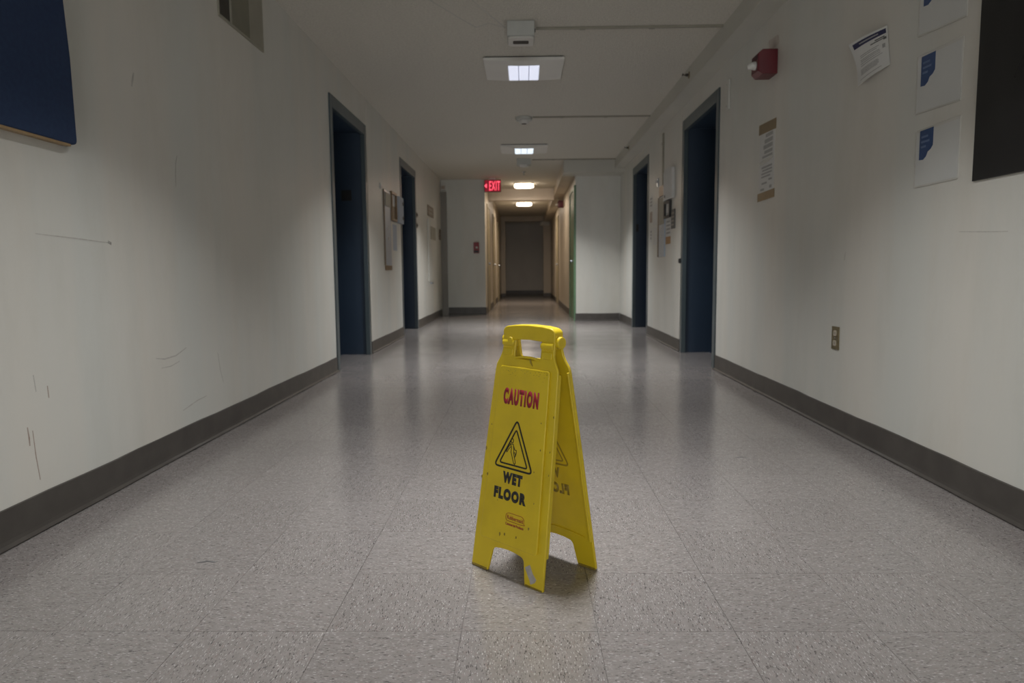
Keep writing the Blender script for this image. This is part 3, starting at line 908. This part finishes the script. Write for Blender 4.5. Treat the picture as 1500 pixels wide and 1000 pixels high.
# --- curling flyer
FY, FZ = 3.30, 1.66
TLc, TRc, BRc, BLc = Vector((1.512, 3.428, 1.850)), Vector((1.562, 3.178, 1.855)), Vector((1.563, 3.142, 1.683)), Vector((1.542, 3.386, 1.652))
def fpt(s, q, off=0.0):
    p = TLc.lerp(TRc, s).lerp(BLc.lerp(BRc, s), q)
    bow = 0.014 * math.sin(PI * q) * (1 - s) - 0.010 * math.sin(PI * s)
    return Vector((min(p.x + bow, 1.5635) - off, p.y - FY, p.z - FZ)) - Vector((A, 0, 0))
t = thing('flyer', 'curling white flyer with navy header peeling off right wall', 'flyer', (A, FY, FZ))
def fgrid(s0, s1, q0, q1, o0, o1, ns, nq, name, m):
    vs, fs = [], []
    for off in (o0, o1):
        for j in range(nq + 1):
            for i in range(ns + 1):
                vs.append(fpt(s0 + (s1 - s0) * i / ns, q0 + (q1 - q0) * j / nq, off))
    W = ns + 1
    K = W * (nq + 1)
    for j in range(nq):
        for i in range(ns):
            a = j * W + i
            fs += [(a, a + 1, a + W + 1, a + W), (K + a, K + a + W, K + a + W + 1, K + a + 1)]
    for i in range(ns):
        for j in (0, nq):
            a = j * W + i
            fs.append((a, a + 1, K + a + 1, K + a))
    for j in range(nq):
        for i in (0, ns):
            a = j * W + i
            fs.append((a, a + W, K + a + W, K + a))
    mb = MB()
    mb.add(vs, fs)
    return mb.build(name, m, t, smooth=True)
fgrid(0, 1, 0, 1, 0.0, 0.0008, 12, 10, 'sheet', M['paper'])
fgrid(0.10, 0.97, 0.05, 0.17, 0.0009, 0.0014, 10, 2, 'header', M['navy_ink'])
fgrid(0.30, 0.80, 0.095, 0.125, 0.0015, 0.0018, 8, 1, 'header_text', M['ink_soft'])
fgrid(0.70, 0.93, 0.215, 0.245, 0.0009, 0.0014, 4, 1, 'emblem', M['ink'])
fgrid(0.58, 0.90, 0.26, 0.285, 0.0009, 0.0014, 4, 1, 'emblem', M['ink'])
fgrid(0.90, 0.97, 0.25, 0.31, 0.0009, 0.0014, 2, 1, 'emblem', M['ink'])
fgrid(0.86, 0.93, 0.40, 0.50, 0.0009, 0.0014, 2, 1, 'emblem', M['ink_soft'])
for q, s0, s1 in ((0.37, 0.22, 0.78), (0.41, 0.22, 0.72), (0.47, 0.20, 0.78), (0.505, 0.20, 0.80), (0.55, 0.18, 0.80), (0.60, 0.18, 0.85), (0.68, 0.16, 0.72), (0.71, 0.16, 0.74), (0.74, 0.16, 0.74), (0.77, 0.16, 0.74), (0.80, 0.16, 0.70), (0.90, 0.12, 0.80)):
    fgrid(s0, s1, q, q + 0.016, 0.0009, 0.0013, 8, 1, 'text_line', M['ink_soft'])

# --- three sleeved sheets, right wall
def sleeve_sheet(yl, yr, z0, z1, tilt, label, tz, curl=0.0):
    t = thing('sleeved_notice', label, 'notice', (A, (yl + yr) / 2, z0), group='sleeved notices with blue tags on right wall')
    yc, w_, h_ = (yl + yr) / 2, abs(yr - yl), z1 - z0
    def P(a, b):      # a: 0 left (far) .. 1 right (near), b: 0 bottom .. 1 top
        return (w_ / 2 - a * w_, b * h_ + tilt * (a - 0.5))
    mb = MB().prism(rpoly([P(0, 0), P(1, 0), P(1, 1), P(0, 1)], 0.006), -0.0016, -0.0, 'x')
    mb.build('sleeve', M['sleeve'], t, 0.0005)
    mb = MB().ribbon([P(0.0, 0.004), P(0.5, 0.002), P(1.0, 0.004)], 0.0022, -0.0026, -0.0012, 'x')
    mb.build('sleeve_seam', M['scuff_pale'], t)
    mb = MB().ribbon([P(0.0, 0.0), P(0.0, 0.99)], 0.002, -0.0026, -0.0012, 'x')
    mb.build('sleeve_seam', M['scuff_pale'], t)
    mb = MB().prism(rpoly([P(0.02, 0.03), P(0.98, 0.03), P(0.98, 0.95), P(0.02, 0.95)], 0.003), -0.0022, -0.0015, 'x')
    mb.build('sheet', M['sheet'], t)
    a0, a1 = 0.10, 0.42
    b1 = tz
    b0 = tz - 0.50
    tg = [P(a0, b1), P(a0, b0), P(a0 + 0.10, b0 - 0.01), P(a0 + 0.17, b0 + 0.04), P(a0 + 0.20, b0 + 0.11), P(a0 + 0.27, b0 + 0.14), P(a1, b0 + 0.20), P(a1, b1)]
    MB().prism(tg, -0.0030, -0.0021, 'x').build('blue_tag', M['tag_blue'], t)
    for i, ln in enumerate((0.16, 0.20, 0.12)):
        q0 = tz - 0.10 - i * 0.085
        MB().prism([P(a0 + 0.04, q0), P(a0 + 0.04 + ln, q0), P(a0 + 0.04 + ln, q0 - 0.035), P(a0 + 0.04, q0 - 0.035)], -0.0036, -0.0029, 'x').build('text_line', M['tag_text'], t)
    return t
sleeve_sheet(2.91, 2.622, 1.138, 1.362, 0.002, 'lowest of the three sleeved sheets with blue tag', 0.97)
sleeve_sheet(2.924, 2.628, 1.420, 1.645, -0.012, 'middle of the three sleeved sheets with blue tag', 0.96)
sleeve_sheet(2.930, 2.618, 1.713, 1.940, -0.026, 'topmost of the three sleeved sheets, cut off by frame', 0.98)

# --- dark board at the right edge
t = thing('chalkboard', 'large black board with faint chalk marks at right edge', 'board', (A, 2.0, 1.117))
wbox('panel', M['chalk'], 1, A, 0.001, 0.008, 1.35, 2.53, 1.117, 2.25, t, 0.002)
for pts in ([(2.34, 0.30), (2.30, 0.36), (2.25, 0.41), (2.20, 0.43)], [(2.26, 0.55), (2.22, 0.60), (2.24, 0.66), (2.20, 0.70)], [(2.26, 0.55), (2.22, 0.51), (2.19, 0.53)]):
    MB().ribbon([(a - 2.0, b) for a, b in pts], 0.008, -0.0086, -0.0078, 'x').build('chalk_mark', M['chalkline'], t)

# --- duplex outlet
t = thing('wall_outlet', 'brass duplex outlet plate low on right wall', 'outlet', (A, 3.57, 0.414))
wbox('plate', M['brass'], 1, A, 0, 0.005, 3.53, 3.612, 0.414, 0.530, t, 0.002)
for z in (0.447, 0.497):
    r_ = MB().prism(rpoly([(-0.017, -0.014), (0.017, -0.014), (0.017, 0.014), (-0.017, 0.014)], 0.009), -0.0075, -0.004, 'x').build('receptacle', M['ivory'], t)
    r_.location = (0, 0.001, z - 0.414)
    for yy in (-0.006, 0.006):
        sl_ = MB().box(-0.0079, -0.0072, yy - 0.001, yy + 0.001, -0.004, 0.006).build('slot', M['black'], r_)
MB().cyl((-0.005, 0.001, 0.058), (-0.0068, 0.001, 0.058), 0.0035, n=10).build('screw', M['steel'], t)

# --- fire alarm pull station on the left end wall
t = thing('pull_station', 'small red fire pull station on the far left end wall', 'alarm', (-0.905, YE, 1.165))
box('housing', M['red_bright'], -0.955, -0.855, YE - 0.05, YE, 1.165, 1.37, t, 0.005)
box('handle', M['white'], -0.918, -0.878, YE - 0.062, YE - 0.05, 1.255, 1.29, t, 0.004)
box('cover', M['black'], -0.945, -0.865, YE - 0.055, YE - 0.05, 1.175, 1.215, t, 0.002)

# --- EXIT sign at the mouth of the narrow corridor
t = thing('exit_sign', 'glowing red EXIT sign with left arrow hung below ceiling', 'sign', (-0.575, 13.30, 2.25))
box('housing', M['black'], -0.735, -0.425, 13.28, 13.34, 2.285, 2.505, t, 0.006)
box('face', M['exit_face'], -0.725, -0.432, 13.276, 13.28, 2.292, 2.498, t, 0.002)
box('canopy', M['white'], -0.64, -0.52, 13.27, 13.35, 2.505, H, t, 0.003)
text('lettering', M['exit_red'], 'EXIT', 0.200, 0.165, t, (0.034, -0.0275, 0.145), bold=0.004, depth=0.002, spacing=1.12)
MB().prism([(-0.157, 0.145), (-0.112, 0.188), (-0.112, 0.102)], -0.0275, -0.0245, 'y').build('arrow', M['exit_red'], t)

# --- emergency light box at the far header
t = thing('emergency_light', 'small pale box on the header above the far alcove', 'light', (0.66, 22.5, 2.36))
box('body', M['white'], 0.49, 0.80, 22.40, 22.5, 2.24, 2.36, t, 0.008)
for x in (0.56, 0.73):
    MB().cyl((x - 0.66, -0.10, -0.06), (x - 0.66, -0.14, -0.07), 0.04, 0.035).build('lamp_head', M['lens'], t, smooth=True)

# ================================================================== CEILING THINGS
def area(name, parent, loc, sx, sy, power, col, spread):
    d = bpy.data.lights.new(name, 'AREA')
    d.shape = 'RECTANGLE'
    d.size, d.size_y = sx, sy
    d.energy = power
    d.color = col
    d.spread = math.radians(spread)
    o = bpy.data.objects.new(name, d)
    COL.objects.link(o)
    o.parent = parent
    o.location = loc
    return o

def hall_light(y, power, label, far=False, spread=118):
    """square troffer cover bowed down in the middle with a lit three-lamp bay"""
    t = thing('ceiling_light', label, 'light', (0.005, y, H), group='square ceiling lights of the hall')
    hw, hl = 0.325, 0.30
    MB().box(-hw + 0.012, hw - 0.012, -hl + 0.012, hl - 0.012, -0.009, 0.0).build('backing', M['black'], t)
    # cover: a shell bowed in X, open in the lit bay
    n = 16
    def zz(x):
        return -0.026 - 0.012 * (1 - (x / hw) ** 2)
    bx0, bx1, by0, by1 = -0.130, 0.130, -hl + 0.14, hl - 0.02
    xs = sorted(set([-hw + 2 * hw * i / n for i in range(n + 1)] + [bx0, bx1]))
    ys = [-hl, by0, by1, hl]
    mb = MB()
    for i in range(len(xs) - 1):
        for j in range(3):
            xm = (xs[i] + xs[i + 1]) / 2
            if j == 1 and bx0 < xm < bx1:
                continue
            x0, x1 = xs[i], xs[i + 1]
            vs = [(x0, ys[j], zz(x0)), (x1, ys[j], zz(x1)), (x1, ys[j + 1], zz(x1)), (x0, ys[j + 1], zz(x0))]
            vs += [(p[0], p[1], -0.009) for p in vs]
            mb.add(vs, [(0, 1, 2, 3), (4, 7, 6, 5), (0, 4, 5, 1), (1, 5, 6, 2), (2, 6, 7, 3), (3, 7, 4, 0)])
    mb.build('cover', M['cover'], t)
    lens = M['lamp_cool2'] if far else M['lamp_cool']
    for k in range(3):
        x0 = bx0 + (bx1 - bx0) * k / 3 + 0.003
        x1 = bx0 + (bx1 - bx0) * (k + 1) / 3 - 0.003
        MB().box(x0, x1, by0 + 0.002, by1 - 0.002, -0.040, -0.014).build('lamp_lens', lens, t, 0.004)
    for k in (1, 2):
        x = bx0 + (bx1 - bx0) * k / 3
        MB().box(x - 0.003, x + 0.003, by0, by1, -0.045, -0.014).build('rib', M['lamp_rib'], t)
    a = area('hall_lamp', t, (0, (by0 + by1) / 2, -0.050), 0.24, by1 - by0 - 0.02, power, COOL, spread)
    return t
hall_light(6.16, LAMP['front'], 'nearest square ceiling light with lit three lamp bay', spread=118)
hall_light(10.10, LAMP['second'], 'second square ceiling light, farther down the hall', True)
hall_light(2.22, LAMP['over'], 'added unseen square ceiling light overhead just above the picture', spread=108)  # unseen fixture added to light the sign and nearby walls
hall_light(-1.72, LAMP['back'], 'added unseen square ceiling light behind the viewer', spread=108)  # also added out of view, lights the sign's front

def corridor_light(y, power, label):
    t = thing('ceiling_light', label, 'light', (0.0, y, H), group='bright warm corridor ceiling lights')
    MB().prism(rpoly([(-0.20, -0.20), (0.20, -0.20), (0.20, 0.20), (-0.20, 0.20)], 0.12), -0.02, 0.0, 'z').build('base', M['white'], t, 0.004)
    MB().prism(rpoly([(-0.19, -0.19), (0.19, -0.19), (0.19, 0.19), (-0.19, 0.19)], 0.12), -0.075, -0.02, 'z').build('diffuser', M['lamp_warm'], t, 0.02, seg=4)
    area('corridor_lamp', t, (0, 0, -0.09), 0.36, 0.36, power, WARM, 170)
    return t
corridor_light(14.15, LAMP['warm1'], 'nearer bright warm light in the narrow corridor')
corridor_light(18.0, LAMP['warm2'], 'farther bright warm light in the narrow corridor')

def raceway(y, x0, x1, label, z=H):
    t = thing('conduit', label, 'conduit', (x0, y, z), group='ceiling raceways')
    MB().box(0, x1 - x0, -0.010, 0.010, -0.016, 0).build('channel', M['vent'], t, 0.002)
    for q in (0.25, 0.62):
        x = (x1 - x0) * q
        MB().box(x - 0.02, x + 0.02, -0.013, 0.013, -0.020, 0).build('coupling', M['vent'], t, 0.002)
    return t
raceway(5.20, 0.092, 1.412, 'nearest ceiling raceway running right from the boxy detector')
raceway(8.10, 0.10, 1.412, 'middle ceiling raceway running right from the round detector')
raceway(11.12, 0.13, 1.412, 'farthest ceiling raceway running along the end beam')

t = thing('smoke_detector', 'boxy white ceiling detector with dark slot, nearest one', 'detector', (-0.015, 5.15, H), group='ceiling detectors')
MB().box(-0.095, 0.095, -0.10, 0.10, -0.10, 0.0).build('junction_box', M['device'], t, 0.004)
MB().prism(rpoly([(-0.09, -0.095), (0.09, -0.095), (0.09, 0.095), (-0.09, 0.095)], 0.03), -0.115, -0.10, 'z').build('head', M['white'], t, 0.004)
MB().prism(rpoly([(-0.055, -0.03), (0.055, -0.03), (0.055, 0.03), (-0.055, 0.03)], 0.012), -0.119, -0.115, 'z').build('sensor_slot', M['vent_dark'], t, 0.001)
MB().cyl((0.095, -0.04, -0.05), (0.102, -0.04, -0.05), 0.012).build('knockout', M['black'], t)
def round_detector(y, label, grp='ceiling detectors'):
    t = thing('smoke_detector', label, 'detector', (0.005, y, H), group=grp)
    MB().cyl((0, 0, 0), (0, 0, -0.035), 0.095, 0.092, 28).build('base', M['device'], t, 0.004)
    MB().cyl((0, 0, -0.035), (0, 0, -0.070), 0.068, 0.050, 28).build('head', M['white'], t, 0.005)
    MB().cyl((0, 0, -0.0705), (0, 0, -0.074), 0.030, 0.026, 20).build('sensor_slot', M['vent_dark'], t)
    return t
round_detector(8.13, 'round white ceiling detector between the two square lights')
t = thing('smoke_detector', 'boxy ceiling detector just beyond the second square light', 'detector', (0.0, 11.12, H), group='ceiling detectors')
MB().box(-0.11, 0.11, -0.10, 0.10, -0.09, 0.0).build('junction_box', M['device'], t, 0.004)
MB().cyl((0, 0, -0.09), (0, 0, -0.12), 0.075, 0.06, 24).build('head', M['white'], t, 0.004)
t = thing('sprinkler', 'small chrome ceiling sprinkler near the corridor mouth', 'sprinkler', (0.0, 12.5, H))
MB().cyl((0, 0, 0), (0, 0, -0.008), 0.04, 0.036).build('escutcheon', M['steel'], t, smooth=True)
MB().cyl((0, 0, -0.008), (0, 0, -0.05), 0.010).cyl((0, 0, -0.05), (0, 0, -0.053), 0.025).build('head', M['steel'], t, smooth=True)

def side_sprinkler(y, z, label):
    t = thing('sprinkler', label, 'sprinkler', (1.412, y, z), group='sidewall sprinklers on the right soffit')
    MB().cyl((0, 0, 0), (-0.006, 0, 0), 0.030, 0.026).build('escutcheon', M['brass'], t, smooth=True)
    MB().cyl((-0.006, 0, 0), (-0.030, 0, 0), 0.012).build('body', M['vent_dark'], t, smooth=True)
    mb = MB()
    for yy in (-0.010, 0.010):
        mb.cyl((-0.030, yy, 0), (-0.052, yy * 0.4, 0), 0.003, n=8)
    mb.build('yoke', M['vent_dark'], t)
    MB().prism([(-0.018, -0.004), (0.018, -0.004), (0.022, 0.010), (-0.022, 0.010)], -0.056, -0.052, 'x').build('deflector', M['vent_dark'], t)
side_sprinkler(6.24, 2.47, 'nearer small sidewall sprinkler on the right soffit')
side_sprinkler(9.74, 2.46, 'farther small sidewall sprinkler on the right soffit')

# ================================================================== THE WET FLOOR SIGN
UX, UY = 0.737, -0.677
root = thing('wet_floor_sign', 'yellow folding caution wet floor sign standing on the glossy floor', 'sign', (0.0205, 1.900, 0.0), math.atan2(UY, UX))
LEAN = math.asin(0.139)
HB = 0.105

def sign_panel(name, rear):
    HW = 0.058 if rear else 0.047
    half = [(0.0690, 0.0), (0.1330, 0.0), (0.1220, 0.345), (0.1130, 0.555), (0.1110, 0.570), (0.0980, 0.592), (0.0925, 0.610), (0.0930, 0.632), (0.0930, 0.652), (HW, 0.652), (HW, 0.590)]
    rad = [0.004, 0.006, 0, 0, 0.012, 0.012, 0.012, 0.008, 0.006, 0.003, 0.010]
    cut = [(-0.0570, 0.0680), (-0.025, 0.0730), (0.0, 0.0745), (0.025, 0.0730), (0.0570, 0.0680)]
    crad = [0.012, 0, 0, 0, 0.012]
    # bottom-left leg .. up the left .. hole .. right leg .. cut-out
    pts = [(-a, b) for a, b in half] + [(a, b) for a, b in reversed(half)] + list(reversed(cut))
    rr = rad + list(reversed(rad)) + list(reversed(crad))
    outline = rpoly(pts, rr, 5)
    p = MB().prism(outline, 0.0, 0.008).build(name, M['yellow'], root, 0.0022)
    sgn = 1 if not rear else -1
    # the sign stands a little racked, so the feet sit off the centre line
    mt = Matrix.Translation((-sgn * 0.0095, -sgn * HB, 0.0)) @ Matrix.Rotation(PI if rear else 0.0, 4, 'Z') @ Matrix.Rotation(-LEAN, 4, 'X') @ Matrix.Rotation(0.0146, 4, 'Y')
    p.location = mt.to_translation()
    p.rotation_euler = mt.to_euler()
    # raised face
    c = 0.0
    rp = rpoly([(-0.1060, 0.088), (0.1060, 0.088), (0.0890, 0.567), (-0.0890, 0.567)], [0.012, 0.012, 0.010, 0.010], 5)
    face = MB().prism(rp, -0.0065, 0.001).build('raised_face', M['yellow'], p, 0.0030, seg=3)
    # stiffening rim on the inner side
    mb = MB()
    for s in (-1, 1):
        prof = [(0.1295, 0.085), (0.1212, 0.345), (0.1122, 0.560)]
        pr2 = [(a - 0.006, b) for a, b in reversed(prof)]
        mb.prism([(s * a, b) for a, b in prof + pr2], 0.007, 0.016)
    mb.build('rim', M['yellow'], p, 0.0015)
    mb = MB().ribbon([(-0.105, 0.0915), (-0.05, 0.0985), (0, 0.101), (0.05, 0.0985), (0.105, 0.0915)], 0.004, 0.0085, 0.012)
    mb.build('stiffener', M['yellow'], p, 0.0008)
    # knuckles of the hinge on the posts
    if not rear:
        for s_ in (-1, 1):
            mb = MB().cyl((s_ * 0.049, 0.003, 0.631), (s_ * 0.091, 0.003, 0.631), 0.0105, n=20)
            mb.build('hinge_knuckle', M['yellow'], p, 0.0015)
            mb = MB().prism(rpoly([(s_ * 0.052, 0.596), (s_ * 0.088, 0.596), (s_ * 0.088, 0.616), (s_ * 0.052, 0.616)], 0.006), -0.003, 0.004)
            mb.build('post_boss', M['yellow'], p, 0.002)
    return p, face
pf, ff = sign_panel('front_panel', False)
pr, fr = sign_panel('rear_panel', True)
# lip over the hand hole's lower edge and thumb notch
MB().ribbon([(-0.044, 0.5905), (-0.02, 0.595), (0.0, 0.596), (0.02, 0.595), (0.044, 0.5905)], 0.006, -0.002, 0.009).build('hole_lip', M['yellow'], pf, 0.0015)
MB().ribbon([(0.012, 0.594), (0.016, 0.584), (0.024, 0.574)], [0.004, 0.006, 0.002], -0.0015, 0.0005).build('notch', M['ghost'], pf)

# grip and hinge on top (belongs to the front panel but bridges both)
ct, st = math.cos(LEAN), math.sin(LEAN)
ZT = 0.6430 * ct
gp = []
top = [(-0.0930, 0.025), (-0.082, 0.0335), (-0.05, 0.0380), (0.0, 0.0400), (0.05, 0.0380), (0.082, 0.0335), (0.0930, 0.025)]
bot = [(0.0930, -0.006), (0.058, -0.006), (0.042, -0.002), (0.0, 0.000), (-0.042, -0.002), (-0.058, -0.006), (-0.0930, -0.006)]
g = MB().prism(rpoly(top + bot, [0.01, 0.01, 0, 0, 0, 0.01, 0.01, 0.004, 0.006, 0.006, 0, 0.006, 0.006, 0.004], 3), -0.0175, 0.0175).build('grip', M['yellow'], root, 0.0030, seg=3)
g.location = (0, 0, ZT)
mb = MB().ribbon([(-0.085, 0.0068), (-0.02, 0.0095), (0.04, 0.0085), (0.085, 0.0055)], 0.0020, -0.0180, -0.0170)
for s in (-1, 1):
    h = MB().cyl((s * 0.092, 0, 0), (s * 0.103, 0, 0), 0.0165, 0.0155, 24).build('hinge_cap', M['yellow'], root, 0.002)
    h.location = (0, 0.002, ZT - 0.004)
    h = MB().cyl((s * 0.060, 0.006, 0), (s * 0.092, 0.006, 0), 0.0115, n=20).build('hinge_barrel', M['yellow'], root, smooth=True)
    h.location = (0, 0, ZT - 0.010)
# catch on the left end of the grip
MB().cyl((-0.062, -0.018, 0), (-0.062, -0.024, 0), 0.010, 0.008, 16).build('catch', M['yellow'], root, smooth=True).location = (0, 0, ZT - 0.004)

# print on the front: lettering, warning triangle, slipping figure, maker's emblem
FX = 0.005
def print_face(panel, yl, mats, mirror=False, logo=True, d=0.0007):
    mx = -1 if mirror else 1
    def tx(body, wd, ht, u, v, m, bold, nm='lettering', sp=1.0):
        text(nm, m, body, wd, ht, panel, (mx * (u + (FX if not mirror else 0)), yl, v), bold=bold, depth=d, mirror=mirror, spacing=sp)
    red, blk, lg = mats
    tx('CAUTION', 0.128, 0.0450, -0.0065, 0.4855, red, 0.075, sp=1.27)
    tx('WET', 0.072, 0.0310, -0.0085, 0.2670, blk, 0.075, sp=1.24)
    tx('FLOOR', 0.119, 0.0320, -0.0120, 0.2215, blk, 0.075, sp=1.24)
    def F(p):
        return [(mx * (a + (FX if not mirror else 0)), b) for a, b in p]
    y0, y1 = (yl, yl + d)
    cx = -0.0105
    tri = rpoly([(cx, 0.4260), (cx - 0.0695, 0.2930), (cx + 0.0695, 0.2930)], 0.014, 5)
    itri = rpoly([(cx, 0.4000), (cx - 0.0510, 0.3035), (cx + 0.0510, 0.3035)], 0.008, 4)
    MB().ribbon(F(tri), 0.0050, y0, y1, closed=True).build('warning_triangle', blk, panel)
    MB().ribbon(F(itri), 0.0042, y0, y1, closed=True).build('warning_triangle', blk, panel)
    # slipping figure drawn in outline
    fg = MB()
    hx, hv = cx - 0.0114, 0.3680
    hd = [(hx + 0.0044 * math.cos(2 * PI * i / 14), hv + 0.0056 * math.sin(2 * PI * i / 14)) for i in range(14)]
    fg.ribbon(F(hd), 0.0024, y0, y1, closed=True)
    body = [(-0.0055, -0.0090), (0.0050, -0.0090), (0.0080, -0.0200), (0.0090, -0.0320), (0.0135, -0.0440), (0.0185, -0.0560), (0.0165, -0.0610), (0.0125, -0.0590), (0.0035, -0.0400), (-0.0010, -0.0310), (-0.0005, -0.0190)]
    fg.ribbon(F([(hx + a, hv + b) for a, b in body]), 0.0021, y0, y1, closed=True)
    arms = ([(-0.0055, -0.0090), (-0.0120, -0.0190), (-0.0185, -0.0310), (-0.0160, -0.0330), (-0.0085, -0.0220), (-0.0020, -0.0160)],
            [(0.0065, -0.0130), (0.0120, -0.0230), (0.0175, -0.0230), (0.0190, -0.0290), (0.0160, -0.0400), (0.0135, -0.0420)],
            [(0.0095, -0.0310), (0.0140, -0.0300), (0.0160, -0.0400)])
    for arm in arms:
        fg.ribbon(F([(hx + a, hv + b) for a, b in arm]), 0.0020, y0, y1)
    fg.build('slipping_figure', blk, panel)
    if logo:
        lx = 0.0150
        em = rpoly([(lx - 0.033, 0.1720), (lx - 0.024, 0.1760), (lx + 0.024, 0.1760), (lx + 0.033, 0.1700), (lx + 0.032, 0.1590), (lx + 0.037, 0.1555), (lx + 0.020, 0.1540), (lx - 0.030, 0.1545), (lx - 0.034, 0.1600)], 0.004, 3)
        MB().ribbon(F(em), 0.0014, y0, y1, closed=True).build('emblem', lg, panel)
        tx('Rubbermaid', 0.058, 0.0110, lx, 0.1645, lg, 0.020)
        tx('Commercial Products', 0.066, 0.0075, lx, 0.1465, lg, 0.035)
print_face(ff, -0.0070, (M['sign_red'], M['sign_black'], M['logo']))
print_face(fr, -0.0070, (M['sign_red'], M['sign_black'], M['logo']))
# the rear print shows through its thin plastic, mirrored, on the inner side
print_face(pr, 0.0078, (M['ghost'], M['ghost'], M['ghost']), False, False, d=0.0004)
# torn sticker residue, grime spots and dirty foot edges
MB().prism([(0.066, 0.0480), (0.082, 0.0590), (0.088, 0.0500), (0.094, 0.0400), (0.1085, 0.0270), (0.104, 0.0180), (0.0905, 0.0100), (0.086, 0.0200), (0.078, 0.0300)], -0.0006, 0.0003).build('sticker_residue', M['residue'], pf)
random.seed(11)
for u, v, r in ((-0.098, 0.262, 0.0035), (0.070, 0.152, 0.0035), (-0.10, 0.40, 0.002), (0.078, 0.43, 0.002), (0.03, 0.33, 0.002), (0.07, 0.30, 0.002), (-0.05, 0.20, 0.0016), (0.08, 0.22, 0.002), (0.085, 0.36, 0.0025), (-0.03, 0.112, 0.004), (-0.012, 0.116, 0.003), (0.03, 0.118, 0.003)):
    pts = [(u + r * random.uniform(0.5, 1.1) * math.cos(i * PI / 4), v + 1.5 * r * random.uniform(0.5, 1.1) * math.sin(i * PI / 4)) for i in range(8)]
    MB().prism(pts, -0.0069, -0.0064).build('dirt_spot', M['grime'], ff)
for i in range(46):
    u, v = random.uniform(-0.084, 0.084), 0.562 - abs(random.gauss(0, 0.012))
    r = random.uniform(0.0006, 0.0016)
    pts = [(u + r * random.uniform(0.5, 1.1) * math.cos(k * PI / 3), v + r * random.uniform(0.5, 1.1) * math.sin(k * PI / 3)) for k in range(6)]
    MB().prism(pts, -0.0069, -0.0064).build('dirt_spot', M['ghost'], ff)
for u, v, r in ((0.113, 0.45, 0.003), (0.112, 0.36, 0.002), (0.115, 0.30, 0.002), (-0.119, 0.33, 0.004), (-0.125, 0.25, 0.003)):
    pts = [(u + r * random.uniform(0.4, 0.9) * math.cos(i * PI / 4), v + 1.6 * r * random.uniform(0.5, 1.1) * math.sin(i * PI / 4)) for i in range(8)]
    MB().prism(pts, -0.0005, 0.0003).build('dirt_spot', M['grime'], pf)
for pnl in (pf, pr):
    for s in (-1, 1):
        MB().box(*sorted((s * 0.072, s * 0.1305)), -0.0012, 0.0105, -0.0005, 0.006).build('foot_pad', M['grime'], pnl, 0.001)
